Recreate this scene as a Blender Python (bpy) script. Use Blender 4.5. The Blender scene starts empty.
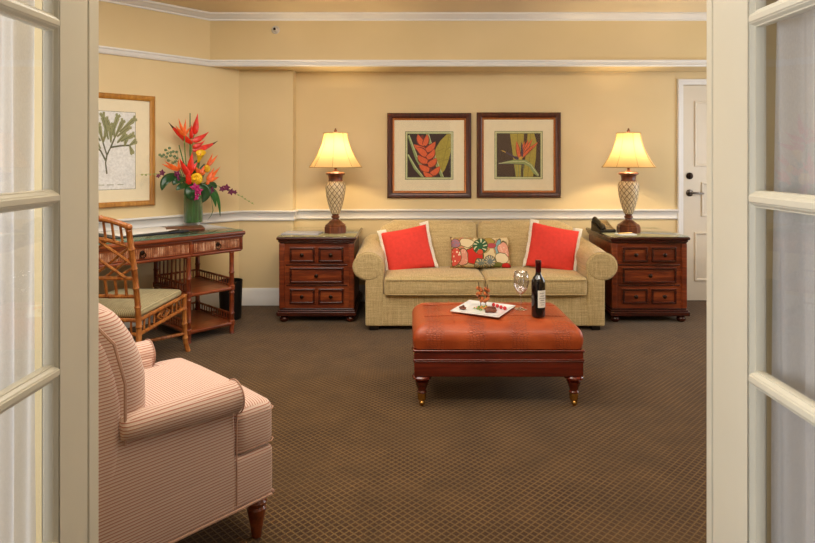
import bpy, bmesh, math, random
from mathutils import Vector, Matrix, noise as mnoise
random.seed(7)
PI = math.pi
SC = bpy.context.scene
COL = SC.collection

# ------------------------------------------------------------------ mesh collector
class MB:
    def __init__(s):
        s.v = []; s.f = []; s.mi = []; s.T = None
    def add(s, vs, fs, m=0):
        b = len(s.v)
        if s.T is not None:
            vs = [tuple(s.T @ Vector(p)) for p in vs]
        s.v += [tuple(p) for p in vs]
        s.f += [tuple(b + i for i in f) for f in fs]
        s.mi += [m] * len(fs)
        return s
    def box(s, x0, x1, y0, y1, z0, z1, m=0):
        vs = [(x, y, z) for z in (z0, z1) for y in (y0, y1) for x in (x0, x1)]
        return s.add(vs, [(0, 2, 3, 1), (4, 5, 7, 6), (0, 1, 5, 4), (2, 6, 7, 3), (0, 4, 6, 2), (1, 3, 7, 5)], m)
    def rbox(s, x0, x1, y0, y1, z0, z1, r=.01, n=2, sub=1, fn=None, m=0):
        """box with rounded edges; fn deforms points given in -1..1 unit coordinates and absolute position"""
        lo = (x0, y0, z0); hi = (x1, y1, z1)
        c = [(a + b) / 2 for a, b in zip(lo, hi)]; h = [abs(b - a) / 2 for a, b in zip(lo, hi)]
        r = min(r, *[q * .999 for q in h])
        ax = []
        for k in range(3):
            a = []
            for i in range(n + 1):
                a.append(-h[k] + r * (1 - math.tan((1 - i / n) * PI / 4)))
            for i in range(1, sub):
                a.append(-(h[k] - r) + 2 * (h[k] - r) * i / sub)
            for i in range(n + 1):
                a.append(h[k] - r * (1 - math.tan(i / n * PI / 4)))
            ax.append(a)
        idx = {}; vs = []; fs = []
        def vert(p):
            key = tuple(round(q, 6) for q in p)
            if key in idx: return idx[key]
            inn = [max(-(h[k] - r), min(h[k] - r, p[k])) for k in range(3)]
            d = [p[k] - inn[k] for k in range(3)]
            L = math.sqrt(sum(q * q for q in d)) or 1
            o = [inn[k] + d[k] / L * r for k in range(3)]
            P = [o[k] + c[k] for k in range(3)]
            if fn: P = fn([o[k] / h[k] for k in range(3)], P)
            idx[key] = len(vs); vs.append(tuple(P)); return idx[key]
        for k in range(3):
            u, w = (k + 1) % 3, (k + 2) % 3
            for sg in (-1, 1):
                for i in range(len(ax[u]) - 1):
                    for j in range(len(ax[w]) - 1):
                        q = []
                        for (a, b) in ((i, j), (i + 1, j), (i + 1, j + 1), (i, j + 1)):
                            p = [0, 0, 0]; p[k] = sg * h[k]; p[u] = ax[u][a]; p[w] = ax[w][b]; q.append(vert(p))
                        q = list(dict.fromkeys(q))
                        if len(q) > 2: fs.append(q if sg > 0 else q[::-1])
        return s.add(vs, fs, m)
    def lathe(s, prof, c=(0, 0, 0), n=24, m=0, sq=None, cap=True, ang0=0.0, mat=None):
        """prof: list of (r, z). sq: optional polygon count for faceted section"""
        vs = []; fs = []
        nn = sq or n
        for r, z in prof:
            for i in range(nn):
                a = ang0 + 2 * PI * i / nn
                p = Vector((r * math.cos(a), r * math.sin(a), z))
                if mat is not None: p = mat @ p
                vs.append((p.x + c[0], p.y + c[1], p.z + c[2]))
        for k in range(len(prof) - 1):
            for i in range(nn):
                j = (i + 1) % nn
                fs.append((k * nn + i, k * nn + j, (k + 1) * nn + j, (k + 1) * nn + i))
        if cap:
            if prof[0][0] > 1e-5: fs.append(tuple(range(nn))[::-1])
            if prof[-1][0] > 1e-5: fs.append(tuple((len(prof) - 1) * nn + i for i in range(nn)))
        return s.add(vs, fs, m)
    def tube(s, pts, rad, n=8, m=0, flat=1.0, up=None, cap=True):
        pts = [Vector(p) for p in pts]
        if not hasattr(rad, '__len__'): rad = [rad] * len(pts)
        vs = []; fs = []
        t0 = (pts[1] - pts[0]).normalized()
        ref = Vector(up) if up else (Vector((0, 0, 1)) if abs(t0.z) < .9 else Vector((0, 1, 0)))
        a = (ref - t0 * ref.dot(t0)).normalized()
        for k, p in enumerate(pts):
            if k == 0: t = pts[1] - pts[0]
            elif k == len(pts) - 1: t = pts[-1] - pts[-2]
            else: t = (pts[k + 1] - pts[k - 1])
            t.normalize()
            a = (a - t * a.dot(t)).normalized(); b = t.cross(a)
            for i in range(n):
                w = 2 * PI * i / n
                vs.append(tuple(p + a * (math.cos(w) * rad[k] * flat) + b * (math.sin(w) * rad[k])))
        for k in range(len(pts) - 1):
            for i in range(n):
                j = (i + 1) % n
                fs.append((k * n + i, k * n + j, (k + 1) * n + j, (k + 1) * n + i))
        if cap:
            fs.append(tuple(range(n))[::-1]); fs.append(tuple((len(pts) - 1) * n + i for i in range(n)))
        return s.add(vs, fs, m)
    def sweep(s, path, prof, m=0):
        """closed profile (out, z) swept along xy path; out points to the right of travel"""
        path = [Vector(p) for p in path]; N = len(path); vs = []; fs = []; K = len(prof)
        nr = []
        for a, b in zip(path, path[1:]):
            d = (b - a).normalized(); nr.append(Vector((d.y, -d.x)))
        for i, p in enumerate(path):
            n1 = nr[max(0, i - 1)]; n2 = nr[min(i, N - 2)]
            mt = (n1 + n2) / (1 + n1.dot(n2))
            for o, z in prof: vs.append((p.x + mt.x * o, p.y + mt.y * o, z))
        for i in range(N - 1):
            for k in range(K):
                l = (k + 1) % K
                fs.append((i * K + k, (i + 1) * K + k, (i + 1) * K + l, i * K + l))
        fs.append(tuple(range(K))); fs.append(tuple((N - 1) * K + k for k in range(K))[::-1])
        return s.add(vs, fs, m)
    def poly(s, pts, m=0):
        return s.add(pts, [tuple(range(len(pts)))], m)
    def extrude(s, pts, axis, a, b, m=0):
        """2-D outline extruded along axis ('x','y','z') from a to b"""
        n = len(pts)
        def P(p, t):
            return {'x': (t, p[0], p[1]), 'y': (p[0], t, p[1]), 'z': (p[0], p[1], t)}[axis]
        vs = [P(p, a) for p in pts] + [P(p, b) for p in pts]
        fs = [tuple(range(n)), tuple(range(n, 2 * n))[::-1]] + [(i, (i + 1) % n, n + (i + 1) % n, n + i) for i in range(n)]
        return s.add(vs, fs, m)
    def sphere(s, c, r, n=12, m=0, sc=(1, 1, 1), jit=0, seed=0):
        vs = []; fs = []; h = n // 2
        for k in range(h + 1):
            t = PI * k / h
            for i in range(n):
                a = 2 * PI * i / n
                d = Vector((math.sin(t) * math.cos(a), math.sin(t) * math.sin(a), math.cos(t)))
                q = r * (1 + jit * mnoise.noise(d * 2.2 + Vector((seed * 7.3, seed, 3)))) if jit else r
                vs.append((c[0] + d.x * q * sc[0], c[1] + d.y * q * sc[1], c[2] + d.z * q * sc[2]))
        for k in range(h):
            for i in range(n):
                j = (i + 1) % n
                fs.append((k * n + i, (k + 1) * n + i, (k + 1) * n + j, k * n + j))
        return s.add(vs, fs, m)
    def build(s, name, mats, parent=None, ang=35, smooth=True, bev=0, solid=0, merge=1e-5, bseg=2):
        me = bpy.data.meshes.new(name)
        me.from_pydata(s.v, [], s.f)
        if not isinstance(mats, (list, tuple)): mats = [mats]
        for mm in mats: me.materials.append(mm)
        me.polygons.foreach_set('material_index', s.mi)
        bm = bmesh.new(); bm.from_mesh(me)
        if merge: bmesh.ops.remove_doubles(bm, verts=bm.verts, dist=merge)
        bmesh.ops.recalc_face_normals(bm, faces=bm.faces)
        bm.to_mesh(me); bm.free()
        if smooth:
            me.polygons.foreach_set('use_smooth', [True] * len(me.polygons))
            me.set_sharp_from_angle(angle=math.radians(ang))
        o = bpy.data.objects.new(name, me); COL.objects.link(o)
        if parent: o.parent = parent
        if solid:
            md = o.modifiers.new('solid', 'SOLIDIFY'); md.thickness = solid; md.offset = 0
        if bev:
            md = o.modifiers.new('bevel', 'BEVEL'); md.width = bev; md.segments = bseg; md.limit_method = 'ANGLE'
            md.angle_limit = math.radians(40); md.harden_normals = False
        return o

def thing(name, label, cat, loc=(0, 0, 0), rz=0, group=None):
    o = bpy.data.objects.new(name, None); COL.objects.link(o)
    o.empty_display_size = .05
    o.location = loc; o.rotation_euler = (0, 0, rz); return tag(o, label, cat, group)
def tag(o, label, cat, group=None):
    o['label'] = label; o['category'] = cat
    if group: o['group'] = group
    return o
def struct(o, label=None):
    o['kind'] = 'structure'
    if label: o['label'] = label
    return o
def copy_tree(o, parent=None):
    c = o.copy(); COL.objects.link(c)
    if parent is not None: c.parent = parent
    for ch in list(o.children): copy_tree(ch, c)
    return c

# ------------------------------------------------------------------ materials
def C(r, g, b):
    f = lambda v: ((v / 255 + .055) / 1.055) ** 2.4 if v > 10 else v / 255 / 12.92
    return (f(r), f(g), f(b), 1)
class Mat:
    def __init__(s, name):
        s.m = bpy.data.materials.new(name); s.m.use_nodes = True
        s.nt = s.m.node_tree; s.b = s.nt.nodes['Principled BSDF']; s.out = s.nt.nodes['Material Output']
        s._tc = None
    def n(s, t, **kw):
        o = s.nt.nodes.new(t)
        for k, v in kw.items(): setattr(o, k, v)
        return o
    def link(s, a, b): s.nt.links.new(a, b)
    def set(s, node, k, v):
        if hasattr(v, 'is_linked') or isinstance(v, bpy.types.NodeSocket): s.link(v, node.inputs[k])
        else: node.inputs[k].default_value = v
    def obj(s, scale=(1, 1, 1), rot=(0, 0, 0), kind='Object'):
        if s._tc is None: s._tc = s.n('ShaderNodeTexCoord')
        mp = s.n('ShaderNodeMapping'); s.link(s._tc.outputs[kind], mp.inputs[0])
        mp.inputs['Scale'].default_value = scale; mp.inputs['Rotation'].default_value = rot
        return mp.outputs[0]
    def noise(s, vec, scale=5, detail=3, rough=.5, out='Fac', dist=0):
        t = s.n('ShaderNodeTexNoise'); s.link(vec, t.inputs['Vector'])
        t.inputs['Scale'].default_value = scale; t.inputs['Detail'].default_value = detail
        t.inputs['Roughness'].default_value = rough; t.inputs['Distortion'].default_value = dist
        return t.outputs[out]
    def wave(s, vec, scale=5, dist=0, axis='X', prof='SIN', det=2, dscale=1, typ='BANDS'):
        t = s.n('ShaderNodeTexWave', wave_type=typ, wave_profile=prof)
        if typ == 'BANDS': t.bands_direction = axis
        else: t.rings_direction = axis
        s.link(vec, t.inputs['Vector']); t.inputs['Scale'].default_value = scale
        t.inputs['Distortion'].default_value = dist; t.inputs['Detail'].default_value = det
        t.inputs['Detail Scale'].default_value = dscale
        return t.outputs['Fac']
    def vor(s, vec, scale=5, feat='F1', out='Distance', rnd=1):
        t = s.n('ShaderNodeTexVoronoi', feature=feat); s.link(vec, t.inputs['Vector'])
        t.inputs['Scale'].default_value = scale; t.inputs['Randomness'].default_value = rnd
        return t.outputs[out]
    def ramp(s, fac, stops, interp='LINEAR'):
        t = s.n('ShaderNodeValToRGB'); s.link(fac, t.inputs[0]); cr = t.color_ramp; cr.interpolation = interp
        while len(cr.elements) < len(stops): cr.elements.new(.5)
        for e, (p, c) in zip(cr.elements, stops):
            e.position = p; e.color = c if hasattr(c, '__len__') else (c, c, c, 1)
        return t.outputs[0]
    def mix(s, fac, a, b, bt='MIX'):
        t = s.n('ShaderNodeMix', data_type='RGBA', blend_type=bt)
        for i, v in ((0, fac), (6, a), (7, b)):
            if isinstance(v, bpy.types.NodeSocket): s.link(v, t.inputs[i])
            else: t.inputs[i].default_value = v
        return t.outputs[2]
    def math(s, op, a, b=0.0, c=0.0):
        t = s.n('ShaderNodeMath', operation=op)
        for i, v in enumerate((a, b, c)):
            if isinstance(v, bpy.types.NodeSocket): s.link(v, t.inputs[i])
            else: t.inputs[i].default_value = v
        return t.outputs[0]
    def xyz(s, vec):
        t = s.n('ShaderNodeSeparateXYZ'); s.link(vec, t.inputs[0]); return t.outputs
    def comb(s, x, y, z):
        t = s.n('ShaderNodeCombineXYZ')
        for i, v in enumerate((x, y, z)):
            if isinstance(v, bpy.types.NodeSocket): s.link(v, t.inputs[i])
            else: t.inputs[i].default_value = v
        return t.outputs[0]
    def bump(s, h, strength=.3, dist=.01):
        t = s.n('ShaderNodeBump'); s.link(h, t.inputs['Height'])
        t.inputs['Strength'].default_value = strength; t.inputs['Distance'].default_value = dist
        s.link(t.outputs[0], s.b.inputs['Normal']); return t
    def fin(s, color=None, rough=.5, metal=0, coat=0, spec=.5, sheen=0):
        if color is not None: s.set(s.b, 'Base Color', color)
        s.set(s.b, 'Roughness', rough); s.set(s.b, 'Metallic', metal)
        s.b.inputs['Coat Weight'].default_value = coat; s.b.inputs['Coat Roughness'].default_value = .12
        s.b.inputs['Specular IOR Level'].default_value = spec
        s.b.inputs['Sheen Weight'].default_value = sheen
        return s.m

def plain(name, rgb, rough=.5, metal=0, var=.12, scale=12, coat=0, spec=.5, bump=0, sheen=0):
    M = Mat(name); v = M.obj()
    c = C(*rgb); d = tuple(q * (1 - var) for q in c[:3]) + (1,); l = tuple(min(1, q * (1 + var)) for q in c[:3]) + (1,)
    nz = M.noise(v, scale, 4)
    col = M.ramp(nz, [(.3, d), (.7, l)])
    if bump: M.bump(M.noise(v, scale * 8, 3), bump, .003)
    return M.fin(col, rough, metal, coat, spec, sheen)
def wood(name, dark, mid, light, rough=.3, coat=.3, axis='X', scale=1):
    M = Mat(name)
    st = {'X': (1.2, 14, 14), 'Y': (14, 1.2, 14), 'Z': (14, 14, 1.2)}[axis]
    v = M.obj(tuple(q * scale for q in st))
    n1 = M.noise(v, 2.2, 5, .6, dist=.6)
    n2 = M.noise(M.obj((2, 2, 2)), 1.7, 3)
    f = M.math('ADD', M.math('MULTIPLY', n1, .7), M.math('MULTIPLY', n2, .3))
    col = M.ramp(f, [(.32, C(*dark)), (.5, C(*mid)), (.68, C(*light))])
    M.bump(n1, .08, .002)
    return M.fin(col, rough, 0, coat)
# ---- material library
def m_wall():
    M = Mat('wall_paint'); v = M.obj((1, 1, 1))
    col = M.ramp(M.noise(v, 1.5, 3), [(.3, C(219, 198, 153)), (.7, C(225, 204, 161))])
    M.bump(M.noise(v, 180, 2), .05, .002)
    return M.fin(col, .7, spec=.25)
def m_carpet():
    M = Mat('carpet'); v = M.obj((1, 1, 1), (0, 0, PI / 4))
    X = M.xyz(v); P = .0245
    def line(a):
        t = M.math('ABSOLUTE', M.math('SUBTRACT', M.math('FRACT', M.math('DIVIDE', a, P)), .5))
        return M.ramp(t, [(.33, 0.0), (.48, 1.0)])
    g = M.math('MAXIMUM', line(X[0]), line(X[1]))
    nz = M.noise(M.obj(), 230, 3, .7); big = M.noise(M.obj(), 1.6, 3, .6, dist=.4)
    base = M.mix(nz, C(52, 31, 16), C(76, 48, 26))
    ln = M.mix(nz, C(104, 80, 46), C(140, 112, 68))
    col = M.mix(M.math('MULTIPLY', g, .95), base, ln)
    col = M.mix(M.ramp(big, [(.35, 0.0), (.65, .45)]), col, C(96, 72, 44))
    mott = M.ramp(M.noise(M.obj(), 5, 4, .65), [(.3, .72), (.7, 1.12)])
    col = M.mix(1.0, col, mott, 'MULTIPLY')
    M.bump(M.math('ADD', M.math('MULTIPLY', nz, .8), M.math('MULTIPLY', g, .4)), .5, .006)
    return M.fin(col, .95, spec=.1, sheen=.15)
def m_tweed():
    M = Mat('sage_tweed')
    a = M.noise(M.obj((6, 240, 240)), 1, 2, .6); b = M.noise(M.obj((240, 240, 6)), 1, 2, .6)
    c = M.noise(M.obj((240, 6, 240)), 1, 2, .6)
    f = M.math('DIVIDE', M.math('ADD', M.math('ADD', a, b), c), 3.0)
    col = M.ramp(f, [(.38, C(162, 139, 94)), (.5, C(195, 171, 122)), (.62, C(218, 197, 151))])
    M.bump(f, .35, .004)
    return M.fin(col, .9, spec=.15, sheen=.2)
def m_stripe(ax=0, nm='red_and_cream_stripe'):
    M = Mat(nm)
    tc = M.obj(); X = M.xyz(tc)
    nn = M.n('ShaderNodeTexCoord'); nz = M.xyz(nn.outputs['Normal'])
    up = M.math('GREATER_THAN', M.math('ABSOLUTE', nz[2]), .72)
    co = M.math('ADD', M.math('MULTIPLY', X[ax], up), M.math('MULTIPLY', X[2], M.math('SUBTRACT', 1.0, up)))
    fr = M.math('ABSOLUTE', M.math('SUBTRACT', M.math('FRACT', M.math('DIVIDE', co, .0096)), .5))
    f = M.ramp(fr, [(.29, 0.0), (.40, 1.0)])
    w = M.noise(M.obj(), 260, 2)
    col = M.mix(f, M.mix(w, C(212, 186, 170), C(224, 200, 186)), M.mix(w, C(168, 106, 88), C(186, 122, 102)))
    M.bump(M.math('ADD', fr, M.math('MULTIPLY', w, .3)), .3, .004)
    return M.fin(col, .85, spec=.15, sheen=.25)
def m_croc():
    M = Mat('embossed_leather'); v = M.obj()
    X = M.xyz(v)
    # patchwork bands: scaly strips alternating with smooth leather
    u = M.math('FRACT', M.math('DIVIDE', M.math('ADD', X[0], .455), .227))
    band = M.ramp(M.math('ABSOLUTE', M.math('SUBTRACT', u, .5)), [(.16, 1.0), (.26, 0.0)])
    vo = M.vor(M.obj((1.0, 1.6, 1.6)), 52, 'DISTANCE_TO_EDGE', rnd=.55)
    vs = M.vor(v, 150, 'DISTANCE_TO_EDGE', rnd=.9)
    sc = M.ramp(vo, [(0.0, 0.0), (.16, 1.0)]); sf = M.ramp(vs, [(0.0, 0.0), (.2, 1.0)])
    n1 = M.noise(v, 7, 4)
    col = M.ramp(n1, [(.3, C(156, 63, 25)), (.7, C(190, 87, 39))])
    d = M.math('ADD', M.math('MULTIPLY', M.math('MULTIPLY', M.math('SUBTRACT', 1.0, sc), band), .5),
               M.math('MULTIPLY', M.math('SUBTRACT', 1.0, sf), .12))
    col = M.mix(d, col, C(104, 38, 16))
    h = M.math('ADD', M.math('MULTIPLY', M.math('MULTIPLY', sc, band), .9), M.math('MULTIPLY', sf, .12))
    M.bump(h, .45, .004)
    return M.fin(col, M.ramp(n1, [(.3, .36), (.7, .5)]), coat=.12)
def m_floral():
    M = Mat('floral_print'); v = M.obj()
    wv = M.n('ShaderNodeVectorMath', operation='ADD')
    nz = M.n('ShaderNodeTexNoise'); M.link(v, nz.inputs['Vector']); nz.inputs['Scale'].default_value = 9
    sc = M.n('ShaderNodeVectorMath', operation='SCALE'); M.link(nz.outputs['Color'], sc.inputs[0]); sc.inputs['Scale'].default_value = .07
    M.link(v, wv.inputs[0]); M.link(sc.outputs[0], wv.inputs[1])
    w = wv.outputs[0]
    q = M.xyz(w); n2 = M.noise(v, 14, 2, .4, dist=1.0)
    col = M.ramp(n2, [(0, C(222, 200, 154)), (.46, C(176, 150, 96)), (.56, C(206, 130, 102)), (.64, C(126, 122, 70))], 'CONSTANT')
    def ell(cx, cz, ax, az, c, ring=0, dots=None, c2=(228, 208, 164)):
        nonlocal col
        u = M.math('DIVIDE', M.math('SUBTRACT', q[0], (cx - 405) / 620 * .5 + .035), ax / 620 * .5)
        t = M.math('DIVIDE', M.math('SUBTRACT', q[2], -(cz - 272) / 305 * .26 + .035), az / 305 * .26)
        d = M.math('SQRT', M.math('ADD', M.math('MULTIPLY', u, u), M.math('MULTIPLY', t, t)))
        f = C(*c)
        if ring:
            an = M.math('SINE', M.math('MULTIPLY', M.math('ARCTAN2', t, u), float(ring)))
            rd = M.math('MULTIPLY', M.ramp(an, [(.45, 0.0), (.55, 1.0)]), M.ramp(d, [(.42, 0.0), (.48, 1.0)]))
            f = M.mix(rd, C(*c), C(*c2))
        if dots: f = M.mix(M.ramp(M.vor(v, dots), [(.26, 1.0), (.32, 0.0)]), C(*c), C(*c2))
        edge = M.mix(M.ramp(d, [(.86, 0.0), (.90, 1.0)]), f, C(96, 84, 48))
        col = M.mix(M.ramp(d, [(.97, 1.0), (1.0, 0.0)]), col, edge)
    ell(260, 195, 75, 50, (226, 206, 164)); ell(150, 190, 55, 55, (150, 120, 138), 0, 60, (214, 96, 84)); ell(330, 310, 110, 75, (210, 52, 44))
    ell(215, 330, 60, 85, (220, 150, 128), 0, 80, (236, 200, 170)); ell(145, 325, 55, 85, (206, 84, 70), 0, 36, (236, 222, 190))
    ell(500, 165, 60, 40, (172, 142, 72)); ell(590, 250, 34, 110, (132, 164, 166)); ell(645, 250, 60, 80, (224, 158, 134), 0, 55, (238, 214, 186)); ell(620, 340, 75, 50, (230, 212, 174))
    ell(525, 215, 50, 34, (178, 74, 82)); ell(400, 225, 88, 82, (52, 94, 62), 9, None, (210, 206, 164)); ell(405, 285, 34, 28, (214, 84, 60))
    ell(395, 385, 66, 46, (120, 130, 120), 12, None, (226, 200, 146)); ell(490, 365, 60, 50, (120, 130, 130), 12, None, (228, 204, 152)); ell(655, 402, 60, 24, (206, 46, 40)); ell(570, 395, 40, 26, (112, 116, 62))
    M.bump(M.noise(v, 300, 2), .2, .002)
    return M.fin(col, .85, spec=.2)
def m_lattice():
    M = Mat('lattice_shell'); v = M.obj(); X = M.xyz(v)
    ang = M.math('MULTIPLY', M.math('ARCTAN2', X[1], X[0]), 12 / (2 * PI))
    zz = M.math('DIVIDE', X[2], .052)
    def ln(a):
        t = M.math('ABSOLUTE', M.math('SUBTRACT', M.math('FRACT', a), .5))
        return M.ramp(t, [(.40, 0.0), (.46, 1.0)])
    g = M.math('MAXIMUM', ln(M.math('ADD', ang, zz)), ln(M.math('SUBTRACT', ang, zz)))
    n1 = M.noise(v, 60, 4)
    base = M.ramp(n1, [(.3, C(190, 166, 122)), (.7, C(232, 214, 174))])
    col = M.mix(g, base, C(92, 60, 32))
    M.bump(M.math('SUBTRACT', M.math('MULTIPLY', n1, .4), g), .5, .004)
    return M.fin(col, .45, coat=.2)
def m_glass(name='clear_glass', tint=(1, 1, 1, 1), refl=1.0):
    M = Mat(name); nt = M.nt
    tr = M.n('ShaderNodeBsdfTransparent'); tr.inputs[0].default_value = tint
    gl = M.n('ShaderNodeBsdfGlossy'); gl.inputs['Roughness'].default_value = .02
    nz = M.noise(M.obj(), 3, 1); gl.inputs['Color'].default_value = (1, 1, 1, 1)
    geo = M.n('ShaderNodeNewGeometry'); dt = M.n('ShaderNodeVectorMath', operation='DOT_PRODUCT')
    M.link(geo.outputs['Incoming'], dt.inputs[0]); M.link(geo.outputs['Normal'], dt.inputs[1])
    g = M.math('POWER', M.math('SUBTRACT', 1.0, M.math('ABSOLUTE', dt.outputs['Value'])), 5.0)
    f = M.math('MULTIPLY', M.math('ADD', M.math('MULTIPLY', g, .95), .04), M.math('ADD', M.math('MULTIPLY', nz, .1), refl * .95))
    mx = M.n('ShaderNodeMixShader'); M.link(f, mx.inputs[0]); M.link(tr.outputs[0], mx.inputs[1]); M.link(gl.outputs[0], mx.inputs[2])
    M.link(mx.outputs[0], M.out.inputs[0]); nt.nodes.remove(M.b)
    return M.m
def m_cloth(name, rgb, trans=.5, alpha=1.0, weave=500):
    M = Mat(name)
    w = M.noise(M.obj((1, 1, .3)), weave, 2)
    c = C(*rgb); col = M.ramp(w, [(.3, tuple(q * .92 for q in c[:3]) + (1,)), (.7, c)])
    df = M.n('ShaderNodeBsdfDiffuse'); tl = M.n('ShaderNodeBsdfTranslucent')
    M.link(col, df.inputs[0]); M.link(col, tl.inputs[0])
    mx = M.n('ShaderNodeMixShader'); mx.inputs[0].default_value = trans
    M.link(df.outputs[0], mx.inputs[1]); M.link(tl.outputs[0], mx.inputs[2]); o = mx.outputs[0]
    if alpha < 1:
        tp = M.n('ShaderNodeBsdfTransparent'); m2 = M.n('ShaderNodeMixShader'); m2.inputs[0].default_value = alpha
        M.link(tp.outputs[0], m2.inputs[1]); M.link(o, m2.inputs[2]); o = m2.outputs[0]
    M.link(o, M.out.inputs[0]); M.nt.nodes.remove(M.b)
    return M.m
def m_emit(name, rgb, st):
    M = Mat(name); M.b.inputs['Emission Color'].default_value = C(*rgb); M.b.inputs['Emission Strength'].default_value = st
    return M.fin(M.ramp(M.noise(M.obj(), 4), [(.3, C(*rgb)), (.7, C(*rgb))]), .4)
def m_bamboo(name, a, b, c, ax='Z'):
    M = Mat(name)
    n1 = M.noise(M.obj({'Z': (40, 40, 5), 'X': (5, 40, 40)}[ax]), 2, 4); n2 = M.noise(M.obj(), 26, 3)
    f = M.math('ADD', M.math('MULTIPLY', n1, .6), M.math('MULTIPLY', n2, .4))
    col = M.ramp(f, [(.33, C(*a)), (.5, C(*b)), (.66, C(*c))])
    M.bump(n1, .15, .002)
    return M.fin(col, .35, coat=.25)
W = {}
W['wall'] = m_wall()
W['taupe'] = plain('bounce_cutting_taupe', (92, 78, 64), .8, var=.03, scale=3, spec=.2)  # unseen walls kept dark to cut bounce onto the left door
W['ceil'] = plain('ceiling_paint', (228, 210, 176), .8, var=.03, scale=3, spec=.2)
W['trim'] = plain('trim_paint', (224, 222, 219), .4, var=.02, scale=6)
W['french'] = plain('french_door_paint', (228, 222, 204), .35, var=.02, scale=6)
W['doorp'] = plain('entry_door_paint', (214, 204, 186), .45, var=.02, scale=6)
W['carpet'] = m_carpet()
W['tweed'] = m_tweed()
W['stripe'] = m_stripe()
W['stripe_seat'] = m_stripe(1, 'red_and_cream_stripe_crosswise')
W['croc'] = m_croc()
W['floral'] = m_floral()
W['lattice'] = m_lattice()
W['glass'] = m_glass()
W['escutcheon'] = plain('pale_metal', (206, 202, 196), .3, .3, var=.03)
W['wine_glass'] = m_glass('wine_glass_crystal', (.94, .94, .95, 1), 4.5)
W['welt'] = plain('pinkish_welt', (192, 152, 134), .85, var=.08, scale=60)
W['tabletop_glass'] = m_glass('tabletop_glass', (.86, .93, .88, 1), 1.0)
W['glass_edge'] = plain('glass_edge', (90, 128, 108), .15, var=.1, coat=.5)
W['sheer'] = m_cloth('sheer_curtain_cloth', (232, 228, 226), .45, .93)
W['shade'] = m_cloth('lamp_shade_silk', (228, 194, 136), .24, weave=300)
W['piping'] = plain('shade_piping', (176, 140, 84), .8)
W['bulb'] = m_emit('bulb_glow', (255, 214, 150), 6)
W['cherry'] = wood('cherry_wood', (64, 24, 12), (114, 47, 22), (160, 80, 38), .28, .4)
W['cherry_dark'] = wood('cherry_wood_dark_moulding', (40, 12, 8), (62, 20, 12), (84, 30, 16), .25, .45)
W['cherry_red'] = wood('mahogany', (60, 14, 8), (92, 26, 14), (118, 38, 20), .24, .5)
W['knob'] = plain('oil_rubbed_bronze', (44, 32, 24), .3, .8)
W['brass'] = plain('brass', (206, 164, 92), .22, 1, var=.08)
W['chrome'] = plain('satin_nickel', (150, 146, 140), .25, 1, var=.05)
W['nickel'] = plain('aged_nickel', (104, 96, 88), .3, .9, var=.05)
W['lampwood'] = wood('carved_lamp_wood', (58, 26, 12), (98, 48, 22), (134, 74, 36), .4, .15, 'Z')
W['bamboo'] = m_bamboo('honey_rattan', (118, 62, 24), (166, 98, 44), (196, 132, 68))
W['rattan_dark'] = m_bamboo('reddish_rattan', (70, 28, 12), (116, 48, 21), (148, 74, 35))
W['reed'] = m_bamboo('split_reed', (104, 50, 28), (164, 104, 68), (216, 178, 148))
W['desk_wood'] = wood('desk_wood', (78, 31, 13), (122, 54, 24), (154, 80, 38), .3, .35)
W['seat_fabric'] = None
def m_seat():
    M = Mat('olive_striped_seat_fabric')
    a = M.wave(M.obj((1, 1, 1)), 26, 1.5, 'X'); n1 = M.noise(M.obj((200, 12, 200)), 1, 2)
    col = M.ramp(M.math('ADD', M.math('MULTIPLY', a, .35), M.math('MULTIPLY', n1, .65)), [(.3, C(136, 124, 92)), (.7, C(182, 170, 134))])
    M.bump(n1, .2, .003); return M.fin(col, .9, spec=.15)
W['seat_fabric'] = m_seat()
W['coral'] = plain('coral_linen', (228, 70, 60), .85, var=.06, scale=40, spec=.2, bump=.1)
W['white_trim'] = plain('white_brush_fringe', (236, 228, 210), .9, var=.08, scale=120, bump=.4)
W['black'] = plain('black_plastic', (16, 16, 17), .35, var=.2)
W['blackmatte'] = plain('black_wastebasket_plastic', (15, 16, 18), .45, var=.2)
W['mat_board'] = plain('cream_mat_board', (240, 228, 198), .8, var=.02, scale=30)
W['mat_green'] = plain('green_mat_edge', (96, 112, 66), .8)
W['frame_dark'] = wood('walnut_frame', (46, 18, 10), (74, 30, 16), (98, 44, 24), .3, .4, 'Z')
W['frame_copper'] = plain('copper_lip', (176, 108, 56), .35, .6, var=.15, scale=50)
W['frame_gold'] = wood('honey_gold_frame', (146, 94, 30), (178, 122, 44), (204, 150, 66), .35, .3, 'Z')
W['white_china'] = plain('white_china', (240, 240, 240), .15, var=.01, coat=.4)
W['paper'] = plain('white_paper', (236, 234, 228), .7, var=.02)
W['brownleather'] = plain('brown_leather', (104, 56, 28), .4, var=.15, scale=30, bump=.1)
W['blackleather'] = plain('dark_blue_leather', (22, 28, 36), .4, var=.15, scale=30, bump=.1)
W['black_foot'] = plain('black_wood_foot', (20, 14, 10), .4)
for nm, rgb, ro in (('pbrown', (58, 32, 22), .6), ('pleaf', (176, 160, 62), .6), ('porange', (226, 104, 54), .6), ('pgreen', (146, 164, 104), .6),
                    ('pdark', (120, 44, 30), .6), ('ppurple', (64, 44, 78), .6), ('pwhite', (232, 232, 230), .6), ('psage', (146, 148, 102), .6),
                    ('pstem', (88, 90, 64), .6), ('pyellow', (220, 178, 70), .6), ('pvein', (128, 120, 48), .6), ('plight', (206, 208, 160), .6)):
    W[nm] = plain('print_' + nm[1:], rgb, ro, var=.12, scale=60)
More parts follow.
